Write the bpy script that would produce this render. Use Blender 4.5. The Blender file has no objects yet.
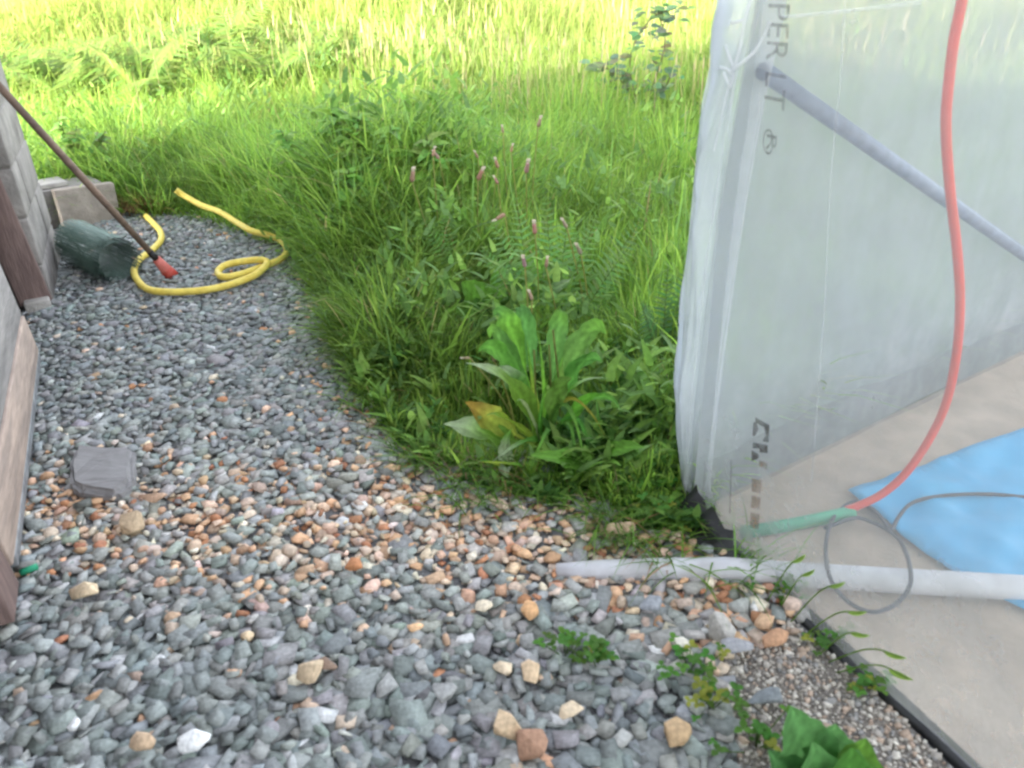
import bpy, bmesh, math, random
import numpy as np
from mathutils import Vector, Matrix, Euler

random.seed(7); RNG = np.random.default_rng(11)
SC = bpy.context.scene
COL = SC.collection
R = math.radians

# ------------------------------------------------------------------ camera
FPX, W, H = 800.0, 1024, 768
CAMZ, PITCH, ROLL = 0.9, 28.0, -2.0
cam_d = bpy.data.cameras.new('camera'); cam = bpy.data.objects.new('camera', cam_d); COL.objects.link(cam)
cam_d.sensor_width = 36.0; cam_d.lens = 36.0 * FPX / W
cam_d.clip_start = 0.02; cam_d.clip_end = 600
CM = (Matrix.Translation((0, 0, CAMZ)) @ Matrix.Rotation(R(90 - PITCH), 4, 'X') @ Matrix.Rotation(R(ROLL), 4, 'Z'))
cam.matrix_world = CM
SC.camera = cam
cam_d.dof.use_dof = True; cam_d.dof.focus_distance = 2.4; cam_d.dof.aperture_fstop = 6.0
CO = Vector((0, 0, CAMZ)); CR = CM.to_3x3(); CRN = np.array(CR)

def ray(u, v):
    return CR @ Vector(((u - 512) / FPX, -(v - 384) / FPX, -1.0))
def G(u, v, z=0.0):
    d = ray(u, v); t = (z - CAMZ) / d.z
    return CO + d * t
def on_plane(u, v, p, n):
    d = ray(u, v); t = (p - CO).dot(n) / d.dot(n)
    return CO + d * t
def on_y(u, v, y):
    d = ray(u, v); return CO + d * (y / d.y)
def depth(p):
    return -(CR.transposed() @ (Vector(p) - CO)).z
def project(P):                                   # numpy (N,3) -> u, v, depth
    q = (np.asarray(P, float) - np.array(CO)) @ CRN
    d = -q[:, 2]
    return 512 + FPX * q[:, 0] / d, 384 - FPX * q[:, 1] / d, d

# ------------------------------------------------------------------ layout
SHC = G(62, 256); SHC.z = 0                        # far corner of the shed
SHN = G(16, 585); SHN.z = 0
DW = (SHN - SHC).normalized()                      # along the shed wall, towards the camera
NW = Vector((-DW.y, DW.x, 0)); NW = NW if NW.x > 0 else -NW   # out of the wall, to the path
pa = G(52, 297, .02); pc = G(20, 303, .02); WE = (pa - SHC).dot(DW)
TA = G(692, 512)                                   # polytunnel corner
TB = G(962, 768)
DN = (TB - TA).normalized()                        # along the near film, towards the camera
DE = (G(1024, 350) - TA).normalized()              # along the end film, away to the right
NN = Vector((DN.y, -DN.x, 0)); NN = NN if NN.x < 0 else -NN   # out of the near film

EDGE_PX = [(60, 224), (122, 221), (170, 219), (205, 223), (245, 238), (285, 262), (318, 300), (338, 345), (356, 392),
           (395, 436), (432, 468), (500, 482), (565, 496), (630, 516), (690, 516)]
EDGE = [G(u, v) for u, v in EDGE_PX]
MEADOW = [(-60, 4.4), (-2.2, SHC.y + .45)] + [(p.x, p.y) for p in EDGE] + [(TA.x, TA.y + .015), tuple((TA + DE * 14)[:2]), (60, 12), (60, 70), (-60, 70)]
PATHP = [(SHC.x - .5, SHC.y + .4)] + [(p.x + .03, p.y + .10) for p in EDGE] + [tuple((TA + NN * .0)[:2]), tuple((TA + DN * 2.2)[:2]), (1.1, -1.6), (-1.2, -1.6), tuple((SHC + DW * 2.2 - NW * .6)[:2])]

def inside(px, py, poly):
    px = np.asarray(px); py = np.asarray(py); c = np.zeros(px.shape, bool); n = len(poly); j = n - 1
    for i in range(n):
        xi, yi = poly[i]; xj, yj = poly[j]
        m = ((yi > py) != (yj > py)) & (px < (xj - xi) * (py - yi) / ((yj - yi) or 1e-9) + xi)
        c ^= m; j = i
    return c
def dist_edge(px, py, pts):
    best = np.full(np.shape(px), 1e9)
    for a, b in zip(pts[:-1], pts[1:]):
        ax, ay = a[0], a[1]; bx, by = b[0], b[1]
        dx, dy = bx - ax, by - ay; L = dx * dx + dy * dy + 1e-12
        t = np.clip(((px - ax) * dx + (py - ay) * dy) / L, 0, 1)
        best = np.minimum(best, np.hypot(px - ax - t * dx, py - ay - t * dy))
    return best

def vnoise(x, y, s=1.0, seed=0):                   # smooth value noise in [-1, 1]
    x = np.asarray(x, float) / s + 37.7 * seed + 500; y = np.asarray(y, float) / s + 91.3 * seed + 500
    xi = np.floor(x).astype(np.int64); yi = np.floor(y).astype(np.int64); fx = x - xi; fy = y - yi
    fx = fx * fx * (3 - 2 * fx); fy = fy * fy * (3 - 2 * fy)
    def h(a, b):
        n = (a * 374761393 + b * 668265263 + seed * 1442695) & 0x7fffffff
        n = ((n ^ (n >> 13)) * 1274126177) & 0x7fffffff
        return ((n ^ (n >> 16)) & 0xffff) / 32767.5 - 1
    return (h(xi, yi) * (1 - fx) + h(xi + 1, yi) * fx) * (1 - fy) + (h(xi, yi + 1) * (1 - fx) + h(xi + 1, yi + 1) * fx) * fy

TEDGE = [(-60, 4.4), (-2.2, SHC.y + .45)] + [(p.x, p.y) for p in EDGE] + [tuple((TA + DE * 2.6)[:2])]
def T(x, y):                                       # terrain height
    x = np.asarray(x, float); y = np.asarray(y, float)
    t = np.maximum(0, y - 2.4)
    z = 0.085 * t * t / (t + 1.2)
    far = np.minimum(1, t / 3)
    z = z + far * (.08 * vnoise(x, y, 1.3, 3) + .16 * vnoise(x, y, 3.7, 4))
    z = z + .25 * np.exp(-(((x + .45) / .5) ** 2 + ((y - 3.1) / .6) ** 2))
    z = z + .45 * np.exp(-(((x + 2.9) / 1.7) ** 2 + ((y - 6.6) / 1.2) ** 2)) + .35 * np.exp(-(((x + .6) / .9) ** 2 + ((y - 6.9) / .9) ** 2))
    m = np.clip(dist_edge(x, y, TEDGE) / .30, 0, 1) * inside(x, y, MEADOW)
    return z * m * m * (3 - 2 * m)
def Tg(x, y): return float(T(np.array([x]), np.array([y]))[0])
def GT(u, v):                                      # pixel -> terrain point
    p = G(u, v)
    for _ in range(12):
        z = Tg(p.x, p.y); d = ray(u, v)
        t = min((z - CAMZ) / d.z, 60) if d.z < -.01 else 40
        p = p * .5 + (CO + d * t) * .5
    p.z = Tg(p.x, p.y)
    return p

# ------------------------------------------------------------------ materials
def new_mat(name):
    m = bpy.data.materials.new(name); m.use_nodes = True; nt = m.node_tree; nt.nodes.clear()
    out = nt.nodes.new('ShaderNodeOutputMaterial'); return m, nt, out
def pmat(name, base=(.5, .5, .5), rough=.7, attr=False, var=.15, scale=20, bump=0., bscale=60, trans=0., spec=.3, base2=None, stretch=None, metal=0., detail=6, tcol=None):
    m, nt, out = new_mat(name); N = nt.nodes.new; L = nt.links.new
    b = N('ShaderNodeBsdfPrincipled'); b.inputs['Roughness'].default_value = rough
    b.inputs['Specular IOR Level'].default_value = spec; b.inputs['Metallic'].default_value = metal
    tc = N('ShaderNodeTexCoord'); mp = N('ShaderNodeMapping'); L(tc.outputs['Object'], mp.inputs[0])
    if stretch: mp.inputs['Scale'].default_value = stretch
    nz = N('ShaderNodeTexNoise'); nz.inputs['Scale'].default_value = scale; nz.inputs['Detail'].default_value = detail; L(mp.outputs[0], nz.inputs['Vector'])
    if attr:
        a = N('ShaderNodeAttribute'); a.attribute_name = 'Col'; src = a.outputs['Color']
    else:
        mx = N('ShaderNodeMix'); mx.data_type = 'RGBA'; mx.inputs[6].default_value = (*base, 1)
        mx.inputs[7].default_value = (*(base2 or tuple(c * .6 for c in base)), 1)
        cr = N('ShaderNodeMapRange'); cr.inputs[1].default_value = .35; cr.inputs[2].default_value = .65
        L(nz.outputs['Fac'], cr.inputs[0]); L(cr.outputs[0], mx.inputs[0]); src = mx.outputs[2]
    hs = N('ShaderNodeHueSaturation'); L(src, hs.inputs['Color'])
    nz2 = N('ShaderNodeTexNoise'); nz2.inputs['Scale'].default_value = scale * 3.1; nz2.inputs['Detail'].default_value = detail; L(mp.outputs[0], nz2.inputs['Vector'])
    mr = N('ShaderNodeMapRange'); mr.inputs[1].default_value = .3; mr.inputs[2].default_value = .7
    mr.inputs[3].default_value = 1 - var; mr.inputs[4].default_value = 1 + var
    L(nz2.outputs['Fac'], mr.inputs[0]); L(mr.outputs[0], hs.inputs['Value'])
    L(hs.outputs[0], b.inputs['Base Color'])
    if bump:
        bz = N('ShaderNodeTexNoise'); bz.inputs['Scale'].default_value = bscale; bz.inputs['Detail'].default_value = 8; L(mp.outputs[0], bz.inputs['Vector'])
        bp = N('ShaderNodeBump'); bp.inputs['Strength'].default_value = bump; bp.inputs['Distance'].default_value = .01
        L(bz.outputs['Fac'], bp.inputs['Height']); L(bp.outputs[0], b.inputs['Normal'])
    sh = b.outputs[0]
    if trans:
        tr = N('ShaderNodeBsdfTranslucent')
        hb = N('ShaderNodeHueSaturation'); hb.inputs['Hue'].default_value = .495; hb.inputs['Saturation'].default_value = 1.0; hb.inputs['Value'].default_value = 1.8
        L(hs.outputs[0], hb.inputs['Color']); L(hb.outputs[0], tr.inputs['Color'])
        ms = N('ShaderNodeMixShader'); ms.inputs[0].default_value = trans; L(sh, ms.inputs[1]); L(tr.outputs[0], ms.inputs[2]); sh = ms.outputs[0]
    L(sh, out.inputs[0]); return m

M = {}
M['soil'] = pmat('meadow soil', (.13, .17, .045), .95, base2=(.09, .115, .035), scale=9, bump=.6, bscale=40)
M['bed'] = pmat('gravel bed', (.21, .212, .215), .95, base2=(.13, .13, .132), scale=60, bump=1., bscale=150)
M['stone'] = pmat('slate gravel', rough=.75, attr=True, var=.22, scale=45, bump=.35, bscale=180, spec=.25)
M['slaterock'] = pmat('flat slate rock', (.25, .24, .24), .85, base2=(.21, .20, .20), scale=14, var=.08, bump=.25, bscale=50, stretch=(1, 4, 1))
M['grit'] = pmat('fine grit', rough=.9, attr=True, var=.2, scale=90, bump=.3, bscale=300, spec=.2)
M['gritbed'] = pmat('gritty mortar', (.27, .24, .21), .95, base2=(.17, .15, .13), scale=120, bump=1., bscale=220, var=.35)
M['grass'] = pmat('grass blades', rough=.55, attr=True, var=.12, scale=6, trans=.5, spec=.2)
M['leaf'] = pmat('broad leaves', rough=.6, attr=True, var=.2, scale=30, trans=.38, spec=.15, bump=.25, bscale=70)
M['petal'] = pmat('seed heads and petals', rough=.8, attr=True, var=.15, scale=200, trans=.2, spec=.1)
M['block'] = pmat('weathered concrete blocks', (.285, .262, .245), .95, base2=(.185, .168, .158), scale=7, bump=.5, bscale=90, var=.16)
M['greywood'] = pmat('grey weathered boards', (.30, .275, .265), .85, base2=(.20, .185, .18), scale=5, bump=.4, bscale=30, stretch=(1, 1, 9), var=.16)
M['tanwood'] = pmat('bare tan board', (.42, .32, .265), .8, base2=(.28, .22, .19), scale=6, bump=.35, bscale=30, stretch=(1, 1, 8), var=.15)
M['brownwood'] = pmat('brown stained timber', (.225, .155, .14), .8, base2=(.16, .108, .098), scale=8, bump=.35, bscale=40, stretch=(6, 6, .7), var=.2)
M['roof'] = pmat('bitumen roof', (.05, .05, .055), .95, scale=30, bump=.4)
M['alu'] = pmat('dull aluminium strip', (.35, .36, .38), .5, base2=(.22, .22, .23), metal=.5, scale=20)
M['slab'] = pmat('concrete paving', (.40, .37, .34), .95, base2=(.29, .265, .245), scale=14, bump=.5, bscale=120, var=.12)
M['blockslab'] = pmat('old concrete slab', (.36, .31, .265), .95, base2=(.26, .22, .185), scale=9, bump=.5, bscale=110, var=.18)
M['floor'] = pmat('dusty concrete floor', (.42, .335, .26), .95, base2=(.33, .26, .20), scale=5, bump=.45, bscale=130, var=.14)
M['skirt'] = pmat('grey skirting boards', (.25, .25, .265), .9, base2=(.19, .19, .21), scale=5)
M['blue'] = pmat('blue plastic sheet', (.025, .30, .56), .45, base2=(.035, .34, .60), scale=8, var=.06)
M['yellow'] = pmat('yellow rubber hose', (.80, .64, .14), .5, base2=(.72, .54, .09), scale=25, var=.12)
M['orange'] = pmat('orange rubber hose', (.72, .045, .025), .45, base2=(.65, .05, .02), scale=20, var=.06)
M['greenpipe'] = pmat('green plastic pipe', (.03, .30, .16), .5, base2=(.02, .25, .13), scale=20)
M['cable'] = pmat('dark cable', (.035, .04, .055), .5, scale=30)
M['whitepipe'] = pmat('grey white plastic pipe', (.60, .60, .64), .45, base2=(.46, .45, .46), scale=14, var=.08)
M['brace'] = pmat('grey steel tube', (.22, .265, .36), .5, base2=(.18, .22, .31), scale=14, metal=.1)
M['black'] = pmat('black polythene', (.012, .012, .014), .45, base2=(.02, .02, .02), scale=30, bump=.5, bscale=40, spec=.4)
M['handle'] = pmat('worn wooden handle', (.20, .135, .10), .7, base2=(.13, .09, .07), scale=14, stretch=(1, 1, 1), var=.2, bump=.2)
M['handletip'] = pmat('black painted ferrule', (.02, .018, .018), .5, scale=20)
M['red'] = pmat('red plastic', (.55, .05, .035), .5, base2=(.42, .07, .05), scale=25)
M['pinkred'] = pmat('faded red plastic', (.55, .16, .13), .6, base2=(.5, .10, .08), scale=25)
def ink_mat(name, c, cov):
    m, nt, out = new_mat(name); N = nt.nodes.new; L = nt.links.new
    d = N('ShaderNodeBsdfDiffuse'); d.inputs[0].default_value = (*c, 1); t = N('ShaderNodeBsdfTransparent'); ms = N('ShaderNodeMixShader')
    tc = N('ShaderNodeTexCoord'); nz = N('ShaderNodeTexNoise'); nz.inputs['Scale'].default_value = 90; L(tc.outputs['Object'], nz.inputs['Vector'])
    mr = N('ShaderNodeMapRange'); mr.inputs[1].default_value = .35; mr.inputs[2].default_value = .65; mr.inputs[3].default_value = cov - .2; mr.inputs[4].default_value = cov + .15
    L(nz.outputs['Fac'], mr.inputs[0]); L(mr.outputs[0], ms.inputs[0]); L(t.outputs[0], ms.inputs[1]); L(d.outputs[0], ms.inputs[2]); L(ms.outputs[0], out.inputs[0]); return m
M['ink'] = ink_mat('grey printed ink', (.14, .135, .13), .5)
M['inkdark'] = ink_mat('dark printed ink', (.10, .095, .09), .72)
M['inkbrown'] = ink_mat('brown faded ink', (.26, .17, .11), .5)
M['rust'] = pmat('dry reddish grass', rough=.8, attr=True, trans=.25)

def film_mat(name, clear, gloss=True, white=(.86, .88, .90), rough=.22, bump=.25, var=.09, dirt=0.):
    m, nt, out = new_mat(name); N = nt.nodes.new; L = nt.links.new
    tp = N('ShaderNodeBsdfTransparent'); tp.inputs[0].default_value = (.97, .98, .985, 1)
    tc = N('ShaderNodeTexCoord'); mp = N('ShaderNodeMapping'); mp.inputs['Scale'].default_value = (4, 4, .8); L(tc.outputs['Object'], mp.inputs[0])
    nz = N('ShaderNodeTexNoise'); nz.inputs['Scale'].default_value = 3; nz.inputs['Detail'].default_value = 7; L(mp.outputs[0], nz.inputs['Vector'])
    n2 = N('ShaderNodeTexNoise'); n2.inputs['Scale'].default_value = 14; n2.inputs['Detail'].default_value = 8; n2.inputs['Roughness'].default_value = .7; L(tc.outputs['Object'], n2.inputs['Vector'])
    # splashed soil, thickest in the lowest hand's breadth of the film
    sx = N('ShaderNodeSeparateXYZ'); L(tc.outputs['Object'], sx.inputs[0])
    hr_ = N('ShaderNodeMapRange'); hr_.inputs[1].default_value = 0; hr_.inputs[2].default_value = .28; hr_.inputs[3].default_value = dirt; hr_.inputs[4].default_value = 0; L(sx.outputs[2], hr_.inputs[0])
    dm = N('ShaderNodeMath'); dm.operation = 'MULTIPLY'; L(hr_.outputs[0], dm.inputs[0])
    dr = N('ShaderNodeMapRange'); dr.inputs[1].default_value = .4; dr.inputs[2].default_value = .75; L(n2.outputs['Fac'], dr.inputs[0]); L(dr.outputs[0], dm.inputs[1])
    mc = N('ShaderNodeMix'); mc.data_type = 'RGBA'; mc.inputs[6].default_value = (*white, 1); mc.inputs[7].default_value = (.36, .31, .25, 1); L(dm.outputs[0], mc.inputs[0])
    df = N('ShaderNodeBsdfDiffuse'); tl = N('ShaderNodeBsdfTranslucent'); L(mc.outputs[2], df.inputs[0]); L(mc.outputs[2], tl.inputs[0])
    m1 = N('ShaderNodeMixShader'); m1.inputs[0].default_value = .5; L(df.outputs[0], m1.inputs[1]); L(tl.outputs[0], m1.inputs[2])
    gl = N('ShaderNodeBsdfGlossy'); gl.inputs['Roughness'].default_value = rough; gl.inputs[0].default_value = (.9, .95, 1, 1)
    fr = N('ShaderNodeFresnel'); fr.inputs[0].default_value = 1.4
    bp = N('ShaderNodeBump'); bp.inputs['Strength'].default_value = bump; bp.inputs['Distance'].default_value = .01
    L(nz.outputs['Fac'], bp.inputs['Height']); L(bp.outputs[0], gl.inputs['Normal'])
    ad = N('ShaderNodeMath'); ad.operation = 'ADD'; L(nz.outputs['Fac'], ad.inputs[0]); L(n2.outputs['Fac'], ad.inputs[1])
    mr = N('ShaderNodeMapRange'); mr.inputs[1].default_value = .6; mr.inputs[2].default_value = 1.4; mr.inputs[3].default_value = clear + var; mr.inputs[4].default_value = clear - var; L(ad.outputs[0], mr.inputs[0])
    sb = N('ShaderNodeMath'); sb.operation = 'SUBTRACT'; sb.use_clamp = True; L(mr.outputs[0], sb.inputs[0]); L(dm.outputs[0], sb.inputs[1])
    m2 = N('ShaderNodeMixShader'); L(sb.outputs[0], m2.inputs[0]); L(m1.outputs[0], m2.inputs[1]); L(tp.outputs[0], m2.inputs[2])
    m3 = N('ShaderNodeMixShader'); L(fr.outputs[0], m3.inputs[0]); L(m2.outputs[0], m3.inputs[1]); L(gl.outputs[0], m3.inputs[2])
    L((m3 if gloss else m2).outputs[0], out.inputs[0]); return m
M['film'] = film_mat('clear tunnel film', .66, white=(.56, .575, .59), dirt=.2, var=.05)
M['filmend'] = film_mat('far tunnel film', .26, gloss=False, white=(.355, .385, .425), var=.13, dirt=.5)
M['fold'] = film_mat('folded tunnel film', .40, white=(.68, .70, .74), rough=.13, bump=.9, dirt=.4)
M['flap'] = film_mat('grey base band', .80, gloss=False, white=(.30, .30, .33), var=.12)
M['bright'] = film_mat('crease highlight film', .35, white=(.90, .91, .93), rough=.15)  # whiter than the fold: crease highlights put into the colour
M['crease'] = film_mat('film crease', .78, white=(.9, .91, .93))

def mesh_mat():
    m, nt, out = new_mat('green wire netting'); N = nt.nodes.new; L = nt.links.new
    b = N('ShaderNodeBsdfPrincipled'); b.inputs['Base Color'].default_value = (.11, .185, .15, 1); b.inputs['Roughness'].default_value = .6
    tp = N('ShaderNodeBsdfTransparent'); uv = N('ShaderNodeUVMap'); mp = N('ShaderNodeMapping'); mp.inputs['Scale'].default_value = (1, 1, 1); L(uv.outputs[0], mp.inputs[0])
    sx = N('ShaderNodeSeparateXYZ'); L(mp.outputs[0], sx.inputs[0])
    outs = []
    for k in (0, 1):
        f = N('ShaderNodeMath'); f.operation = 'FRACT'; L(sx.outputs[k], f.inputs[0])
        g = N('ShaderNodeMath'); g.operation = 'LESS_THAN'; g.inputs[1].default_value = .27; L(f.outputs[0], g.inputs[0]); outs.append(g)
    mx = N('ShaderNodeMath'); mx.operation = 'MAXIMUM'; L(outs[0].outputs[0], mx.inputs[0]); L(outs[1].outputs[0], mx.inputs[1])
    ms = N('ShaderNodeMixShader'); L(mx.outputs[0], ms.inputs[0]); L(tp.outputs[0], ms.inputs[1]); L(b.outputs[0], ms.inputs[2])
    L(ms.outputs[0], out.inputs[0]); return m
M['netting'] = mesh_mat()

# ------------------------------------------------------------------ mesh building
def np_mesh(name, V, loops, starts, mat, col=None, parent=None, smooth=False):
    me = bpy.data.meshes.new(name)
    V = np.ascontiguousarray(V, np.float32).reshape(-1, 3); loops = np.ascontiguousarray(loops, np.int32); starts = np.ascontiguousarray(starts, np.int32)
    me.vertices.add(len(V)); me.vertices.foreach_set('co', V.ravel())
    me.loops.add(len(loops)); me.loops.foreach_set('vertex_index', loops)
    me.polygons.add(len(starts)); me.polygons.foreach_set('loop_start', starts)
    me.update(calc_edges=True)
    if smooth: me.polygons.foreach_set('use_smooth', np.ones(len(starts), bool))
    if col is not None:
        a = me.color_attributes.new('Col', 'FLOAT_COLOR', 'POINT')
        c = np.ones((len(V), 4), np.float32); c[:, :3] = col; a.data.foreach_set('color', c.ravel())
    me.materials.append(mat)
    o = bpy.data.objects.new(name, me); COL.objects.link(o)
    if parent: o.parent = parent; o.matrix_parent_inverse = Matrix.Identity(4)
    return o

class MB:
    """collects polygons, links them as one mesh object (coordinates relative to its thing)"""
    def __init__(s): s.v = []; s.f = []; s.c = []
    def add(s, vs, fs, col=(1, 1, 1)):
        n = len(s.v); s.v += [tuple(p) for p in vs]; s.f += [tuple(i + n for i in f) for f in fs]
        if isinstance(col, list): s.c += col
        else: s.c += [col] * len(vs)
    def build(s, name, mat, parent=None, smooth=False, bevel=0):
        V = np.array(s.v, float)
        if parent is not None: V = V - np.array(parent.location)
        loops = [i for f in s.f for i in f]; st = []; k = 0
        for f in s.f: st.append(k); k += len(f)
        o = np_mesh(name, V, loops, st, mat, np.array(s.c), parent, smooth)
        if bevel:
            b = o.modifiers.new('bevel', 'BEVEL'); b.width = bevel; b.segments = 2; b.limit_method = 'ANGLE'
        return o
    def box(s, o, ax, ay, az, col=(1, 1, 1)):       # origin and three edge vectors
        o = Vector(o); ax = Vector(ax); ay = Vector(ay); az = Vector(az)
        vs = [o, o + ax, o + ax + ay, o + ay, o + az, o + ax + az, o + ax + ay + az, o + ay + az]
        fs = [(0, 3, 2, 1), (4, 5, 6, 7), (0, 1, 5, 4), (1, 2, 6, 5), (2, 3, 7, 6), (3, 0, 4, 7)]
        if ax.cross(ay).dot(az) < 0: fs = [f[::-1] for f in fs]
        s.add(vs, fs, col)
    def tube(s, pts, r, n=10, col=(1, 1, 1), cap=True):
        pts = [Vector(p) for p in pts]; m = len(pts); rs = r if isinstance(r, (list, tuple)) else [r] * m
        t0 = (pts[1] - pts[0]).normalized(); up = Vector((0, 0, 1)) if abs(t0.z) < .9 else Vector((1, 0, 0))
        a = t0.cross(up).normalized(); vs = []
        for i, p in enumerate(pts):
            t = (pts[min(i + 1, m - 1)] - pts[max(i - 1, 0)]).normalized()
            a = (a - t * a.dot(t)).normalized(); b = t.cross(a)
            for k in range(n):
                w = 2 * math.pi * k / n; vs.append(p + (a * math.cos(w) + b * math.sin(w)) * rs[i])
        fs = [(i * n + k, i * n + (k + 1) % n, (i + 1) * n + (k + 1) % n, (i + 1) * n + k) for i in range(m - 1) for k in range(n)]
        if cap: fs += [tuple(range(n))[::-1], tuple(range((m - 1) * n, m * n))]
        s.add(vs, fs, col)
    def ribbon(s, ctrl, width, normal, prof, nl=7, nc=4, fold=.15, wave=0., col=(.1, .2, .03), tipcol=None, basecol=None, seed=0):
        """a leaf along three control points; prof(t) is its outline, fold its crease along the midrib"""
        p0, p1, p2 = [Vector(c) for c in ctrl]; vs = []; cs = []; rr = random.Random(seed)
        ph = rr.random() * 6
        for i in range(nl + 1):
            t = i / nl
            c = p0 * (1 - t) ** 2 + p1 * 2 * t * (1 - t) + p2 * t * t
            tg = ((p1 - p0) * (1 - t) + (p2 - p1) * t).normalized()
            side = tg.cross(Vector(normal)); side = side.normalized() if side.length > 1e-5 else Vector((1, 0, 0))
            nn = side.cross(tg).normalized(); w = width * prof(t)
            for k in range(nc + 1):
                q = k / nc * 2 - 1
                off = nn * (abs(q) * fold * w + wave * w * math.sin(ph + t * 17 + q * 2.2) * abs(q))
                jag = 1 + (.10 * math.sin(t * 40 + q) if wave else 0)
                vs.append(c + side * (q * w * .5 * jag) + off)
                cc = col
                if tipcol and t > .6: f = min(1, (t - .6) / .25); cc = tuple(a * (1 - f) + b * f for a, b in zip(col, tipcol))
                if basecol and t < .3: cc = basecol
                if nl > 12: cc = tuple(a * (1 + .16 * math.sin(t * 62 - abs(q) * 9)) for a in cc)
                if nc >= 4 and k == nc // 2: cc = tuple(min(1, a * 1.35) for a in cc)
                cs.append(cc)
        fs = [(i * (nc + 1) + k, i * (nc + 1) + k + 1, (i + 1) * (nc + 1) + k + 1, (i + 1) * (nc + 1) + k) for i in range(nl) for k in range(nc)]
        s.add(vs, fs, cs)

def catmull(pts, sub=6):
    P = [Vector(p) for p in pts]; P = [P[0] * 2 - P[1]] + P + [P[-1] * 2 - P[-2]]; out = []
    for i in range(1, len(P) - 2):
        a, b, c, d = P[i - 1:i + 3]
        for k in range(sub):
            t = k / sub
            out.append(.5 * ((2 * b) + (c - a) * t + (2 * a - 5 * b + 4 * c - d) * t * t + (3 * b - a - 3 * c + d) * t ** 3))
    out.append(P[-2]); return out

def tag(o, label, cat, group=None):
    o['label'] = label; o['category'] = cat
    if group: o['group'] = group
    return o
def kind(o, k): o['kind'] = k; return o
def thing(name, loc, label, cat, group=None):
    o = bpy.data.objects.new(name, None); o.empty_display_size = .1; COL.objects.link(o); o.location = Vector(loc)
    return tag(o, label, cat, group)

OV = lambda t: max(.02, math.sin(math.pi * min(1, t ** .8)) ** .8)             # oval leaf
LANCE = lambda t: max(.03, (math.sin(math.pi * t ** .65)) ** 1.1)
BLADE = lambda t: max(.03, (.55 + .45 * t if t < .5 else .77) * (1 - max(0, t - .25) / .75) ** .8)
PET = lambda t: .13 if t < .32 else max(.03, math.sin(math.pi * ((t - .32) / .68) ** .75) ** .85)
HEART = lambda t: max(.02, (1 - t) ** .75 * (1.0 if t > .08 else t / .08))

# ------------------------------------------------------------------ ground
def terrain():
    ys = np.concatenate([np.linspace(-12, 0, 9), np.linspace(.25, 12, 60), np.linspace(12.6, 70, 30)])
    xs = np.concatenate([np.linspace(-60, -8, 14), np.linspace(-7, 7, 71), np.linspace(8, 60, 14)])
    X, Y = np.meshgrid(xs, ys); Z = T(X, Y) - .02
    V = np.stack([X, Y, Z], -1).reshape(-1, 3); nx = len(xs); ny = len(ys)
    i, j = np.meshgrid(np.arange(nx - 1), np.arange(ny - 1)); a = (j * nx + i).ravel()
    q = np.stack([a, a + 1, a + nx + 1, a + nx], 1)
    kind(np_mesh('ground', V, q.ravel(), np.arange(len(q)) * 4, M['soil'], smooth=True), 'structure')
terrain()
def flat_poly(name, pts, z, mat, thick=0):
    b = MB(); b.add([(p[0], p[1], z) for p in pts], [tuple(range(len(pts)))]); o = b.build(name, mat); return o
kind(flat_poly('gravel_path', PATHP, 0.0, M['bed']), 'structure')
TP = [TA, TA + DN * 5, TA + DN * 5 + DE * 2.6, TA + DE * 2.6]
kind(flat_poly('tunnel_floor', [p + NN * -.02 for p in TP], .004, M['floor']), 'structure')

# ------------------------------------------------------------------ gravel
def hull(pts):
    bm = bmesh.new(); [bm.verts.new(p) for p in pts]
    r = bmesh.ops.convex_hull(bm, input=bm.verts); bmesh.ops.delete(bm, geom=list({g for g in r['geom_interior'] if isinstance(g, bmesh.types.BMVert)}), context='VERTS')
    loose = [v for v in bm.verts if not v.link_faces]; bmesh.ops.delete(bm, geom=loose, context='VERTS')
    bmesh.ops.triangulate(bm, faces=bm.faces[:]); bmesh.ops.recalc_face_normals(bm, faces=bm.faces[:])
    bm.verts.index_update(); V = np.array([v.co[:] for v in bm.verts]); F = np.array([[v.index for v in f.verts] for f in bm.faces]); bm.free()
    return V, F
def chip(rr, n=11, ex=4.0):
    P = []
    while len(P) < n:
        p = rr.uniform(-1, 1, 3)
        if (abs(p) ** ex).sum() < 1 and (abs(p) ** 2).sum() > .75: P.append(p)
    V, F = hull(P); V /= np.abs(V).max(0); return V * .5, F
def pebble(rr):
    P = []
    for k in range(34):
        p = rr.normal(size=3); p /= np.linalg.norm(p); P.append(p * (1 + .10 * rr.normal()))
    V, F = hull(P); V /= np.abs(V).max(0); return V * .5, F
rr = np.random.default_rng(5)
def slabchip(rr):
    P = [np.array([sx, sy, sz]) * rr.uniform(.55, 1.0, 3) for sx in (-1, 1) for sy in (-1, 1) for sz in (-1, 1)]
    if rr.random() < .6: P[int(rr.integers(0, 8))] *= .45
    V, F = hull(P); V /= np.abs(V).max(0); return V * .5, F
CHIPS = [slabchip(rr) for _ in range(34)] + [chip(rr, int(rr.integers(8, 13))) for _ in range(14)]
PEBS = [pebble(rr) for _ in range(14)]

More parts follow.
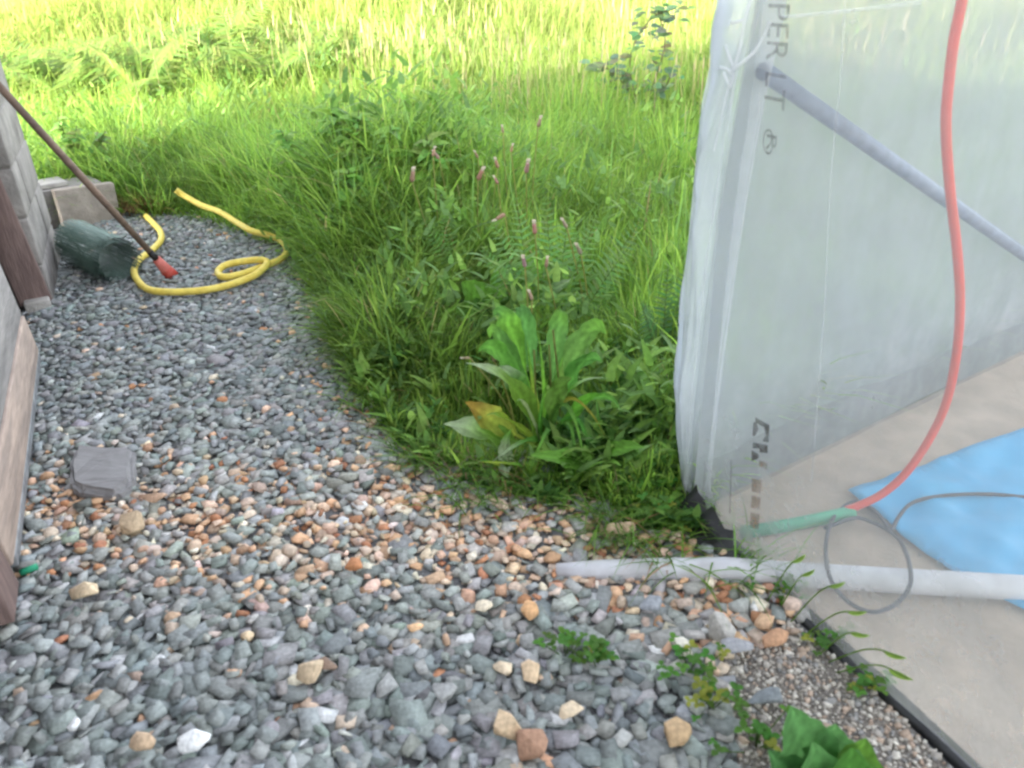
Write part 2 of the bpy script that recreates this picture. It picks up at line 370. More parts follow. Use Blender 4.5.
def rot_mats(yaw, tx, ty):
    cz, sz = np.cos(yaw), np.sin(yaw); cx, sx = np.cos(tx), np.sin(tx); cy, sy = np.cos(ty), np.sin(ty)
    n = len(yaw); Z = np.zeros((n, 3, 3)); Z[:, 0, 0] = cz; Z[:, 0, 1] = -sz; Z[:, 1, 0] = sz; Z[:, 1, 1] = cz; Z[:, 2, 2] = 1
    X = np.zeros((n, 3, 3)); X[:, 0, 0] = 1; X[:, 1, 1] = cx; X[:, 1, 2] = -sx; X[:, 2, 1] = sx; X[:, 2, 2] = cx
    Y = np.zeros((n, 3, 3)); Y[:, 1, 1] = 1; Y[:, 0, 0] = cy; Y[:, 0, 2] = sy; Y[:, 2, 0] = -sy; Y[:, 2, 2] = cy
    return X @ Y @ Z
def stones_mesh(name, pos, size, tilt, col, isp, mat, seed=1):
    g = np.random.default_rng(seed); n = len(pos)
    Rm = rot_mats(g.uniform(0, 6.28, n), g.normal(0, 1, n) * tilt, g.normal(0, 1, n) * tilt)
    Vs = []; Ls = []; Cs = []; base = 0
    which = np.where(isp, len(CHIPS) + g.integers(0, len(PEBS), n), g.integers(0, len(CHIPS), n))
    for k in range(len(CHIPS) + len(PEBS)):
        idx = np.nonzero(which == k)[0]
        if not len(idx): continue
        V, F = (CHIPS + PEBS)[k]
        P = np.einsum('nij,nvj->nvi', Rm[idx], V[None] * size[idx][:, None, :]) + pos[idx][:, None, :]
        Vs.append(P.reshape(-1, 3)); Cs.append(np.repeat(col[idx], len(V), 0))
        Ls.append((F[None] + (base + np.arange(len(idx)) * len(V))[:, None, None]).reshape(-1)); base += len(idx) * len(V)
    L = np.concatenate(Ls)
    return np_mesh(name, np.concatenate(Vs), L, np.arange(len(L) // 3) * 3, mat, np.concatenate(Cs))

def scatter(poly, box, rad, tries, seed):
    """dart throwing: points with a minimum distance rad"""
    g = np.random.default_rng(seed); x0, x1, y0, y1 = box; cell = rad; grid = {}
    X = g.uniform(x0, x1, tries); Y = g.uniform(y0, y1, tries); ok = inside(X, Y, poly); X = X[ok]; Y = Y[ok]; out = []; r2 = rad * rad
    for x, y in zip(X.tolist(), Y.tolist()):
        i, j = int(x // cell), int(y // cell); bad = False
        for a in (i - 1, i, i + 1):
            for b in (j - 1, j, j + 1):
                for (p, q) in grid.get((a, b), ()):
                    if (p - x) ** 2 + (q - y) ** 2 < r2: bad = True; break
                if bad: break
            if bad: break
        if not bad: grid.setdefault((i, j), []).append((x, y)); out.append((x, y))
    return np.array(out)

SLATE = np.array([(.225, .246, .240), (.25, .265, .258), (.20, .220, .216), (.275, .285, .280), (.262, .272, .268), (.33, .335, .325), (.236, .258, .243), (.30, .298, .285)])
WARM = np.array([(.62, .42, .29), (.66, .50, .36), (.56, .36, .23), (.42, .20, .11), (.58, .48, .37), (.68, .59, .48), (.52, .40, .32), (.62, .38, .23), (.64, .47, .36)])
SPECIAL = []                                         # filled before the gravel: circles kept free of loose stones
GRITP = [tuple(G(u, v)[:2]) for u, v in [(722, 668), (752, 648), (790, 622), (838, 662), (892, 712), (952, 772), (985, 840), (745, 840), (735, 740)]]

FEATURE = [  # u, v, width px, height px, colour, rounded, name, label, category
 (192, 741, 34, 20, (.78, .76, .74), True, 'white_stone', 'smooth white stone, brightest pebble in the gravel foreground'),
 (508, 726, 34, 26, (.50, .37, .24), False, 'tan_stone', 'angular tan stone above the reddish flake, near the front'),
 (531, 742, 32, 28, (.34, .20, .135), False, 'reddish_stone', 'flat reddish brown flake of stone touching the tan stone in front'),
 (308, 673, 33, 22, (.52, .40, .27), False, 'tan_stone', 'pale tan stone with darker brown stone at its upper right'),
 (329, 662, 24, 14, (.24, .17, .13), False, 'brown_stone', 'small dark brown stone touching the pale tan stone'),
 (677, 732, 31, 27, (.42, .29, .17), True, 'brown_stone', 'rounded orange brown stone beside the green weeds in front'),
 (571, 711, 25, 20, (.56, .45, .32), False, 'cream_stone', 'cream and orange stone right of the tan and reddish pair'),
 (503, 667, 19, 16, (.58, .47, .34), False, 'cream_stone', 'small cream cube shaped stone left of the leaning orange pebble'),
 (530, 672, 20, 22, (.55, .41, .27), False, 'peach_stone', 'slender peach stone leaning upright beside the cream stone'),
 (142, 742, 26, 17, (.46, .33, .22), True, 'orange_stone', 'dull orange pebble left of the bright white stone'),
 (74, 724, 14, 13, (.80, .79, .80), False, 'white_stone', 'tiny white chip at the far left of the foreground gravel'),
 (131, 523, 28, 22, (.40, .30, .20), False, 'brown_stone', 'ochre brown rock below the big flat grey rock'),
 (152, 496, 33, 12, (.46, .31, .22), False, 'pink_stone', 'long pinkish stone just right of the flat grey rock'),
 (84, 590, 30, 16, (.55, .43, .29), False, 'cream_stone', 'long cream stone near the brown timber post'),
 (444, 691, 28, 22, (.30, .30, .295), False, 'grey_stone', 'light grey squarish stone left of the tan front stones'),
 (530, 610, 18, 20, (.56, .33, .17), True, 'orange_stone', 'upright orange pebble below the end of the white pipe'),
 (620, 529, 32, 15, (.45, .32, .22), False, 'brown_stone', 'flat beige brown stone among weeds above the white pipe'),
 (765, 622, 22, 18, (.50, .33, .21), True, 'orange_stone', 'upper rounded orange stone against the tunnel edge'),
 (775, 638, 32, 16, (.40, .23, .14), True, 'orange_stone', 'lower reddish orange stone against the tunnel edge'),
 (722, 628, 26, 34, (.40, .38, .35), False, 'pale_stone', 'tall pale grey stone standing left of the orange stones'),
 (738, 648, 32, 18, (.27, .27, .285), False, 'grey_stone', 'grey slate piece bordering the fine grit'),
 (682, 647, 18, 20, (.62, .58, .50), False, 'white_stone', 'off white chip between grey stones left of the grit'),
 (767, 697, 40, 17, (.17, .185, .195), False, 'slate_stone', 'dark slate piece lying alone on the fine grit'),
 (650, 604, 26, 17, (.24, .25, .27), False, 'grey_stone', 'grey stone just below the white pipe'),
 (355, 564, 20, 13, (.42, .19, .09), False, 'rust_stone', 'rust coloured stone in the middle of the orange gravel band'),
 (484, 606, 18, 12, (.60, .52, .40), True, 'cream_stone', 'pale cream pebble on the right of the orange gravel band'),
]
FEAT3 = []
for f in FEATURE:
    p = G(f[0], f[1], .026); d = depth(p); w = f[2] * d / FPX; h = f[3] * d / FPX
    FEAT3.append((p, w, h)); SPECIAL.append((p.x, p.y, max(w, h) * .42))
ROCKPX = [(75, 442), (133, 443), (133, 477), (115, 491), (78, 487), (68, 481), (69, 460)]
rk = G(101, 470, .04); SPECIAL.append((rk.x, rk.y, .06))

def gravel():
    box = (-2.4, 1.1, -.1, 4.0)
    outp = []
    for layer, (rad, tries, z0, z1, til, smin, smax) in enumerate([(.0160, 220000, -.003, .003, .08, .024, .038), (.0160, 220000, .004, .009, .11, .020, .039), (.024, 80000, .009, .014, .14, .013, .036)]):
        P = scatter(PATHP, box, rad, tries, 20 + layer)
        k = np.ones(len(P), bool)
        for (x, y, r) in SPECIAL: k &= (np.hypot(P[:, 0] - x, P[:, 1] - y) > r) | (layer == 0)
        k &= ~inside(P[:, 0], P[:, 1], GRITP)
        # nothing inside the shed
        rel = (P[:, 0] - SHC.x) * NW.x + (P[:, 1] - SHC.y) * NW.y; k &= (rel > -.01) | ((rel > -.16) & ((P[:, 0] - SHC.x) * DW.x + (P[:, 1] - SHC.y) * DW.y > WE + .05))
        fs = (P[:, 0] - TA.x) * DN.x + (P[:, 1] - TA.y) * DN.y; fo = (P[:, 0] - TA.x) * NN.x + (P[:, 1] - TA.y) * NN.y; k &= ~((fs > .30) & (fo < .06))
        P = P[k]; n = len(P); g = np.random.default_rng(40 + layer)
        L = np.exp(g.normal(math.log((smin + smax) / 2), .24, n)); L = np.clip(L, smin * .7, smax * 1.35)
        z = g.uniform(z0, z1, n)
        u, v, d = project(np.column_stack([P, z]))
        L *= np.where(v > 600, 1.12, 1.0)
        # the band of warm stones crossing the path
        vb = np.interp(u, [0, 120, 300, 420, 560, 660, 760], [512, 520, 532, 530, 542, 565, 640]); wb = np.interp(u, [0, 200, 450, 700], [38, 60, 66, 64])
        pw = .64 * np.exp(-((v - vb) / wb) ** 2) + .022 + .03 * (v < 480) * vnoise(P[:, 0], P[:, 1], .2, 2)
        e = dist_edge(P[:, 0], P[:, 1], [(p.x, p.y) for p in EDGE[6:]]); pw = pw + .14 * np.exp(-(e / .12) ** 2)
        warm = g.random(n) < np.clip(pw + .12 * vnoise(P[:, 0], P[:, 1], .09, 6) * (pw > .15), 0, .8)
        col = np.where(warm[:, None], WARM[g.integers(0, len(WARM), n)], SLATE[g.integers(0, len(SLATE), n)])
        col = col * g.normal(1, .16, n)[:, None] * (1 + .03 * g.normal(size=(n, 3)))
        wh = g.random(n) < .008; col[wh] = (.6, .6, .6)
        near = np.exp(-((v - vb) / (wb * 1.5)) ** 2)[:, None] * (~warm)[:, None]; col = col * (1 + near * np.array([[.30, .26, .21]]))
        peb = warm & (g.random(n) < .45)
        L = np.where(warm, L * .78, L)
        size = np.column_stack([L, L * g.uniform(.45, .85, n), L * np.where(peb, g.uniform(.45, .65, n), g.uniform(.20, .42, n))])
        outp.append((np.column_stack([P, z]), size, np.full(n, til), np.clip(col, .01, .9), peb))
    A = [np.concatenate([o[i] for o in outp]) for i in range(5)]
    kind(stones_mesh('gravel', A[0], A[1], A[2], A[3], A[4], M['stone'], 3), 'stuff')
gravel()
kind(flat_poly('grit_strip', GRITP, .005, M['gritbed']), 'structure')
def grit():
    P = scatter(GRITP, (.1, .8, .2, 1.2), .0052, 80000, 77); n = len(P); g = np.random.default_rng(78)
    L = np.clip(np.exp(g.normal(math.log(.0068), .35, n)), .003, .017)
    C = np.array([(.40, .36, .31), (.46, .42, .37), (.32, .29, .26), (.56, .52, .46), (.42, .32, .25), (.28, .27, .26)])[g.integers(0, 6, n)] * g.normal(1, .15, n)[:, None]
    kind(stones_mesh('fine_grit', np.column_stack([P, np.full(n, .006)]), np.column_stack([L, L * .8, L * .6]), np.full(n, .4), np.clip(C, .02, .8), np.zeros(n, bool), M['grit'], 9), 'stuff')
grit()

for i, ((p, w, h), f) in enumerate(zip(FEAT3, FEATURE)):
    g = np.random.default_rng(300 + i)
    V, F = (PEBS[i % len(PEBS)] if f[5] else chip(g, 12, 3.2))
    tilt = R(30)
    S = np.array([w, h * 1.05, max(.012, min(w, h) * .62)]) * 1.06
    Rx = np.array(Matrix.Rotation(tilt, 3, 'X') @ Matrix.Rotation(g.uniform(-.3, .3), 3, 'Z'))
    P = (V * S) @ Rx.T
    o = np_mesh(f[6], P, F.ravel(), np.arange(len(F)) * 3, M['stone'], np.repeat([tuple(min(.85, q * 1.18) for q in f[4])], len(P), 0))
    o.location = p; tag(o, f[7], 'stone', None)
    bv = o.modifiers.new('bevel', 'BEVEL'); bv.width = .002; bv.segments = 2

def slab_rock(name, px, z, thick, mat, label, cat, col, seed=1):
    top = [G(u, v, z) for u, v in px]; c = sum(top, Vector()) / len(top)
    bm = bmesh.new(); g = random.Random(seed)
    vt = [bm.verts.new(c + (p - c) * .97 + Vector((0, 0, g.uniform(-.006, .004)))) for p in top]
    vb = [bm.verts.new(Vector((c.x, c.y, 0)) + (Vector((p.x, p.y, 0)) - Vector((c.x, c.y, 0))) * 1.04 + Vector((0, 0, z - thick))) for p in top]
    bm.faces.new(vt); bm.faces.new(vb[::-1]); n = len(top)
    for i in range(n): bm.faces.new((vb[i], vb[(i + 1) % n], vt[(i + 1) % n], vt[i]))
    bmesh.ops.recalc_face_normals(bm, faces=bm.faces[:])
    bmesh.ops.bevel(bm, geom=bm.edges[:], offset=.010, segments=3, affect='EDGES')
    bmesh.ops.triangulate(bm, faces=bm.faces[:]); bmesh.ops.subdivide_edges(bm, edges=[e for e in bm.edges if e.calc_length() > .02], cuts=2)
    for v in bm.verts: v.co += Vector((g.gauss(0, .0008), g.gauss(0, .0008), g.gauss(0, .0014)))
    for v in bm.verts: v.co -= c
    me = bpy.data.meshes.new(name); bm.to_mesh(me); bm.free(); me.materials.append(mat)
    a = me.color_attributes.new('Col', 'FLOAT_COLOR', 'POINT'); a.data.foreach_set('color', np.tile(np.array([*col, 1], np.float32), len(me.vertices)))
    o = bpy.data.objects.new(name, me); COL.objects.link(o); o.location = c; return tag(o, label, cat)
slab_rock('flat_rock', ROCKPX, .034, .036, M['slaterock'], 'big flat grey rock lying on the gravel near the shed', 'rock', (.25, .24, .245), 4)

# ------------------------------------------------------------------ shed on the left
WP = SHC + NW * 0                                        # wall plane point
sh = thing('shed', SHC, 'grey block and timber shed along the left of the path', 'shed')
def wall_s(u, v, z): p = G(u, v, z); return (p - SHC).dot(DW)
b = MB(); Z = Vector((0, 0, 1)); LEN = 5.2; HGT = 1.6
s_post = .44
sp0 = wall_s(50, 298, 0); sp1 = wall_s(22, 305, 0)
# block wall as courses of blocks with sunken joints
bh, bl = .145, .36
for r in range(11):
    off = (r % 2) * bl * .5; s = -off
    while s < WE:
        a0 = max(0, s + .004); a1 = min(WE, s + bl - .004)
        if a1 > a0 + .02:
            dz = random.uniform(-.003, .003)
            b.box(SHC + DW * a0 - NW * (.10) + Z * (r * bh + .004 - .02), DW * (a1 - a0), NW * (.10 + dz), Z * (bh - .008))
        s += bl
b.box(SHC - NW * .12 + DW * .01 - Z * .03, DW * (WE - .02), NW * .1165, Z * (HGT))
wall = b.build('block_wall', M['block'], sh, bevel=.004)
# inner carcass and end wall
b = MB(); b.box(SHC - NW * 2.2 + DW * .0 - Z * .03, DW * .12, NW * 2.1, Z * HGT); b.box(SHC - NW * 2.2 + DW * (LEN - .1) - Z * .03, DW * .1, NW * 2.1, Z * HGT)
b.box(SHC - NW * 2.2 + DW * .13 - Z * .03, DW * (LEN - .24), NW * .1, Z * HGT)
b.build('end_wall', M['block'], sh)
b = MB(); b.box(SHC - NW * .20 + DW * .44 - Z * .03, DW * (LEN - .56), NW * .05, Z * HGT)
b.build('back_boarding', M['greywood'], sh)
# roof
b = MB(); b.box(SHC - NW * 2.4 - DW * .08 + Z * (HGT - .02), DW * (LEN + .16), NW * 1.2, Z * .06); b.add([], [])
b2 = MB(); b2.add([SHC - NW * 2.35 - DW * .03 + Z * 1.57, SHC - NW * 1.1 - DW * .03 + Z * 1.95, SHC - NW * -.02 - DW * .03 + Z * 1.57,
                   SHC - NW * 2.35 + DW * (LEN + .05) + Z * 1.57, SHC - NW * 1.1 + DW * (LEN + .05) + Z * 1.95, SHC - NW * -.02 + DW * (LEN + .05) + Z * 1.57],
                  [(0, 2, 1), (3, 4, 5), (0, 1, 4, 3), (1, 2, 5, 4), (0, 3, 5, 2)])
b2.build('roof', M['roof'], sh)
# timber posts
wv = pc - pa; wv.z = 0; pth = Vector((wv.y, -wv.x, 0)).normalized(); pth = pth if pth.dot(DW) > 0 else -pth
q = MB(); q.box(pa + pth * .003, wv, pth * .035, Z * 1.5 + CR @ Vector((-.15, 0, 0)))
q.build('door_post', M['brownwood'], sh, bevel=.004)
q = MB(); q.box(pa + pth * .002 - Z * .03 + wv * .06, wv * .8, pth * .07, Z * .048); q.build('sill_stone', M['slab'], sh, bevel=.006)
# boarded door in front of the wall: grey boards, a tan bottom board, metal strip below
d0 = G(41, 352, .05); sA = (d0 - SHC).dot(DW); outA = (d0 - SHC).dot(NW)
d1 = G(17, 566, .05); sB = (d1 - SHC).dot(DW); outB = (d1 - SHC).dot(NW)
P0 = Vector((d0.x, d0.y, 0)); P1 = Vector((d1.x, d1.y, 0)); DD = (P1 - P0).normalized(); DL = (P1 - P0).length
ND = Vector((-DD.y, DD.x, 0)); ND = ND if ND.x > 0 else -ND
lean = -ND * .05 + DD * .06
q = MB()
hts = [.160, .33, .475, .62, .765, .91, 1.055, 1.2, 1.345, 1.48]
for i in range(len(hts) - 1):
    z0, z1 = hts[i], hts[i + 1] - .004
    q.box(P0 + Z * z0 + lean * z0 - ND * .03, DD * DL, ND * .026, Z * (z1 - z0) + lean * (z1 - z0))
door_o = q.build('boarding', M['greywood'], sh, bevel=.003)
q = MB(); q.box(P0 + Z * .055 + lean * .055 - ND * .03, DD * DL, ND * .030, Z * .102 + lean * .102); q.build('bottom_board', M['tanwood'], sh, bevel=.003)
q = MB(); q.box(P0 + Z * .030 - ND * .03, DD * (DL * .97), ND * .026, Z * .023); q.build('metal_strip', M['alu'], sh, bevel=.002)
q = MB(); q.box(P0 + Z * 0 - ND * .05, DD * DL, ND * .02, Z * .03); q.build('rubber_seal', M['black'], sh)
# the near post
n0 = G(20, 583, .02)
q = MB(); q.box(n0 - ND * .06, DD * .10, ND * .06, Z * 1.45 + lean * 1.45); q.build('door_post', M['brownwood'], sh, bevel=.004)
gc = G(29, 571, .012)
q = MB(); q.tube([gc + Vector((-.012, -.004, 0)), gc + Vector((.012, .006, .004))], .006, 8); tag(q.build('green_scrap', M['greenpipe']), 'tiny green plastic scrap by the foot of the brown post', 'plastic scrap')

# concrete slab leaning by the far corner, with a thin stone on top
cA = G(66, 233); cB = G(122, 221); ax = (cB - cA); bk = Vector((-ax.y, ax.x, 0)).normalized(); bk = bk if bk.y > 0 else -bk
tL = on_y(54, 191, cA.y + .045); tR = on_y(114, 183, cB.y + .045)
q = MB(); th = bk * .045; q.add([cA, cB, cB + th, cA + th, tL, tR, tR + th, tL + th], [(0, 3, 2, 1), (4, 5, 6, 7), (0, 1, 5, 4), (1, 2, 6, 5), (2, 3, 7, 6), (3, 0, 4, 7)])
tag(q.build('concrete_slab', M['blockslab'], bevel=.004), 'square concrete slab standing on edge at the shed corner', 'slab')
SLABL = [(cA.x, cA.y), (cB.x, cB.y)]
q = MB(); q.box(cA + bk * .10 - ax * .20 , ax * 1.15, bk * .16, Z * .150); tag(q.build('concrete_block', M['block'], bevel=.006), 'concrete block half hidden behind the standing slab', 'block')
q = MB(); q.box(cA + bk * .12 - ax * .22 + Z * .151, ax * .62, bk * .12, Z * .018 + bk * .004); tag(q.build('thin_slate', M['slab'], bevel=.003), 'thin pale slate piece lying on the block by the shed', 'slate')

# long-handled tool leaning on the wall
foot = G(170, 274, .015); mid = G(148, 258, .05)
pt = on_plane(0, 87, SHC + NW * .04, NW)
dirh = (pt - foot).normalized(); L0 = (pt - foot).length
tl = thing('hand_tool', foot, 'long wooden handled tool with red end leaning on the shed', 'tool')
q = MB(); q.tube([foot + dirh * (L0 * .145), foot + dirh * (L0 * .5), foot + dirh * (L0 * 1.06)], [.0095, .0110, .0105], 12); q.build('handle', M['handle'], tl, True)
q = MB(); q.tube([foot + dirh * (L0 * .085), foot + dirh * (L0 * .144)], [.0105, .0105], 12); q.build('ferrule', M['handletip'], tl, True)
q = MB(); q.tube([foot + dirh * (L0 * .015), foot + dirh * (L0 * .03), foot + dirh * (L0 * .098)], [.018, .019, .0135], 12); q.build('socket', M['pinkred'], tl, True)
q = MB(); q.tube([foot - dirh * .012, foot + dirh * (L0 * .028)], [.023, .020], 12); q.build('red_tip', M['red'], tl, True)

# roll of green netting
def netting_roll():
    a = G(80, 243, .078); bb = G(114, 259, .078); ax = (bb - a).normalized(); a = a - ax * .02; Lr = (bb - a).length + .025
    r0 = .082; me_v = []; fs = []; uvs = []
    e1 = Z; e2 = ax.cross(e1).normalized(); turns = 4.6; na = 150; nl = 12
    for i in range(na + 1):
        t = i / na; w = t * turns * 2 * math.pi; r = r0 * (1 - .34 * t) + .002 * math.sin(w * 3.3)
        for j in range(nl + 1):
            s = j / nl; rr_ = r * (1 + .02 * math.sin(s * 9 + t * 12))
            sl = Lr * s + .010 * math.sin(t * 11)
            me_v.append(a + ax * sl + (e1 * math.cos(w) + e2 * math.sin(w)) * rr_); uvs.append((sl / .011, r * w / .011))
    fs = [(i * (nl + 1) + j, i * (nl + 1) + j + 1, (i + 1) * (nl + 1) + j + 1, (i + 1) * (nl + 1) + j) for i in range(na) for j in range(nl)]
    q = MB(); q.add(me_v, fs); o = q.build('netting_roll', M['netting'])
    uvl = o.data.uv_layers.new(name='UVMap')
    for lp in o.data.loops: uvl.data[lp.index].uv = uvs[lp.vertex_index]
    tag(o, 'roll of dark green plastic netting lying beside the concrete slab', 'netting roll')
netting_roll()

# yellow hose
hp = [(176, 190, .15), (183, 195, .13), (201, 205, .10), (220, 212, .085), (236, 222, .075), (252, 231, .065), (268, 235, .05), (281, 241, .03), (287, 250, .03), (281, 259, .03), (264, 266, .03),
      (242, 274, .032), (224, 277, .034), (218, 272, .036), (226, 265, .042), (246, 261, .05), (262, 260, .052), (267, 264, .045), (255, 275, .035), (232, 284, .03), (205, 290, .03), (175, 292, .03), (150, 290, .03),
      (138, 281, .03), (134, 270, .03), (139, 260, .03), (152, 250, .03), (161, 240, .03), (160, 231, .03), (153, 223, .03), (146, 216, .03)]
HOSE2 = [tuple(G(u + o, v + 4 + o, z)[:2]) for o in (0,) for u, v, z in hp[:13]] + [tuple(G(u + 6, v + 10, 0)[:2]) for u, v, z in hp[10:4:-1]]
q = MB(); q.tube(catmull([G(u, v, z) for u, v, z in hp], 5), .0112, 10); tag(q.build('garden_hose', M['yellow'], smooth=True), 'yellow hose coiled on the gravel at the edge of the grass', 'hose')

# ------------------------------------------------------------------ polytunnel
tn = thing('polytunnel', TA, 'clear plastic polytunnel with folded corner and printed film', 'polytunnel')
SEAM = [(692, 513), (690, 480), (697, 400), (705, 330), (714, 255), (724, 185), (734, 125), (744, 71), (752, 36), (758, 0)]
SIL = [(690, 513), (684, 480), (680, 430), (682, 360), (685, 290), (690, 220), (697, 150), (702, 101), (712, 56), (716, 25), (724, 0)]
def plane_pt(u, v): return on_plane(u, v, TA, NN)
seam3 = [plane_pt(u, v) for u, v in SEAM]; sil3 = [plane_pt(u, v) for u, v in SIL]
def sz(pts):
    a = sorted([(max(p.z, 0), (p - TA).dot(DN)) for p in pts]); return np.array([k[0] for k in a]), np.array([k[1] for k in a])
zs, ss = sz(seam3); zl, sl_ = sz(sil3)
print('film top z', zs.max())
seam_s = lambda z: float(np.interp(z, zs, ss)); sil_s = lambda z: float(np.interp(z, zl, sl_))
PROF = [(0, 0), (0, .05), (0, .1), (0, .16), (0, .22), (0, .28), (0, .34), (0, .40), (0, .46), (0, .52), (0, .58), (0, .64), (0, .70), (0, .76), (0, .82), (0, .9), (.01, 1.0), (.06, 1.15), (.18, 1.35), (.4, 1.55), (.8, 1.72), (1.25, 1.8), (1.7, 1.72), (2.1, 1.5), (2.3, 1.2), (2.4, .9), (2.4, 0)]
def film_side():
    V = []; n = 46; Ls = 3.0
    for (e, z) in PROF:
        s0 = seam_s(min(z, .86)) if e < 1.2 else 0
        for k in range(n + 1):
            t = k / n; s = s0 + (Ls - s0) * t ** 1.5
            w = .004 * float(vnoise(s * 1.0, z * .35 + e, .12, 5)) + .006 * float(vnoise(s, z * .4, .35, 8))
            w *= min(1, z * 5)
            V.append(TA + DN * s + DE * e + Z * z + NN * w)
    fs = [(i * (n + 1) + k, i * (n + 1) + k + 1, (i + 1) * (n + 1) + k + 1, (i + 1) * (n + 1) + k) for i in range(len(PROF) - 1) for k in range(n)]
    q = MB(); q.add(V, fs); q.build('side_film', M['film'], tn, True)
film_side()
def film_end():
    n = 30; V = []; m = 16
    for k in range(n + 1):
        e = 2.4 * k / n; pe = [p[0] for p in PROF[15:26]]; pz = [p[1] for p in PROF[15:26]]
        top = float(np.interp(e, pe, pz)); 
        for j in range(m + 1):
            z = top * j / m; w = .008 * float(vnoise(e, z * .5, .2, 9)) * min(1, e * 6)
            ds = max(0, seam_s(min(z, .86))) * max(0, 1 - e / .5)
            V.append(TA + DE * e + DN * ds + Z * z + DN * w)
    fs = [(k * (m + 1) + j, k * (m + 1) + j + 1, (k + 1) * (m + 1) + j + 1, (k + 1) * (m + 1) + j) for k in range(n) for j in range(m)]
    q = MB(); q.add(V, fs); q.build('end_film', M['filmend'], tn, True)
film_end()
def fold():
    V = []; m = 26; zz = np.linspace(0, .86, 100)
    for z in zz:
        a = sil_s(z); c = seam_s(z)
        for k in range(m + 1):
            t = k / m; s = a + (c - a) * t
            bul = .024 * math.sin(math.pi * t) ** .7 + .006 * math.sin(t * 9 + z * 5) + .008 * float(vnoise(t * 1.2, z * 2.2 + t * 1.5, .35, 12)) + .012 * float(vnoise(t * 2, z * 6, .5, 17)) * max(0, min(1, (z - .4) * 4)) - .010 * abs(float(vnoise(t * 1.4 + z * .5, z * 1.1, .22, 31))) - .007 * abs(float(vnoise(t * 2.2 - z * 1.3, z * 2.6, .3, 33)))
            V.append(TA + DN * s + Z * z + NN * (bul * min(1, .3 + z * 3)))
    # back to the seam from behind, closing the loose fold
    fs = [(i * (m + 1) + k, i * (m + 1) + k + 1, (i + 1) * (m + 1) + k + 1, (i + 1) * (m + 1) + k) for i in range(len(zz) - 1) for k in range(m)]
    q = MB(); q.add(V, fs); q.build('corner_fold', M['fold'], tn, True)
    V = []
    for z in zz:
        a = sil_s(z); c = seam_s(z)
        for k in range(5):
            t = k / 4; V.append(TA + DN * (a + (c + .02 - a) * t) + Z * z - NN * (.030 * math.sin(math.pi * t * .5)))
    fs = [(i * 5 + k, i * 5 + k + 1, (i + 1) * 5 + k + 1, (i + 1) * 5 + k) for i in range(len(zz) - 1) for k in range(4)]
    q = MB(); q.add(V, fs); q.build('corner_fold', M['fold'], tn, True)
fold()
def strip_on_film(px, wpx, name, mat, off=.006):
    pts = catmull([plane_pt(u, v) + NN * off for u, v in px], 4); vs = []
    for i, p in enumerate(pts):
        t = (pts[min(i + 1, len(pts) - 1)] - pts[max(0, i - 1)]).normalized(); sd = t.cross(NN).normalized(); w = wpx * depth(p) / FPX * .5
        vs += [p - sd * w, p + NN * (w * .8), p + sd * w]
    fs = []
    for i in range(len(pts) - 1):
        for k in range(2): fs.append((i * 3 + k, i * 3 + k + 1, i * 3 + 3 + k + 1, i * 3 + 3 + k))
    q = MB(); q.add(vs, fs); return q.build(name, mat, tn, True)
strip_on_film([(691, 500), (697, 400), (705, 330), (714, 255), (724, 185), (734, 125), (744, 71)], 3.4, 'film_crease', M['crease'], .012)
strip_on_film([(852, 0), (847, 80), (837, 180), (831, 300), (821, 430), (817, 480)], 2.2, 'film_crease', M['crease'], .010)
strip_on_film([(790, 17), (840, 12), (930, 2)], 3.5, 'film_crease', M['crease'], .010)
strip_on_film([(765, 90), (764, 120), (757, 160), (745, 240), (728, 340), (716, 430)], 2.2, 'film_crease', M['crease'], .009)
for px_, w_ in (([(740, 72), (748, 50), (753, 22), (762, -8)], 5), ([(743, 70), (734, 46), (727, 30)], 4), ([(742, 74), (734, 68), (724, 66)], 3.5), ([(742, 72), (739, 86), (732, 72)], 4), ([(742, 68), (764, 50), (780, 20)], 3.5), ([(739, 76), (731, 110), (722, 150)], 3), ([(730, 26), (740, 22), (753, 20)], 4)):
    strip_on_film(px_, w_, 'film_crease', M['bright'], .014)  # painted highlights: pale strips along the gathered creases
# brace tube and low translucent grey strip inside the end film
bi = TA - NN * .0 + DN * .035
nE = Vector((-DE.y, DE.x, 0)); nE = nE if nE.y > 0 else -nE
br0 = plane_pt(746, 72) - NN * .028; br1 = on_plane(1040, 266, TA - nE * .03, nE)
q = MB(); q.tube([br0, br0.lerp(br1, .5), br1 + (br1 - br0) * .5], .0125, 12); q.build('brace_tube', M['brace'], tn, True)
V = []
for k in range(61):
    e = 2.38 * k / 60; top = .10 + .022 * float(vnoise(e, 0, .16, 61)) + .012 * float(vnoise(e, 3, .05, 62))
    for j in range(4): V.append(TA + DE * (e + .01) - nE * (.008 + .006 * (1 - j / 3) + .004 * float(vnoise(e, j * .3, .09, 63))) + Z * (top * j / 3))
q = MB(); q.add(V, [(k * 4 + j, k * 4 + j + 1, k * 4 + 5 + j, k * 4 + 4 + j) for k in range(60) for j in range(3)]); q.build('base_band', M['flap'], tn, True)
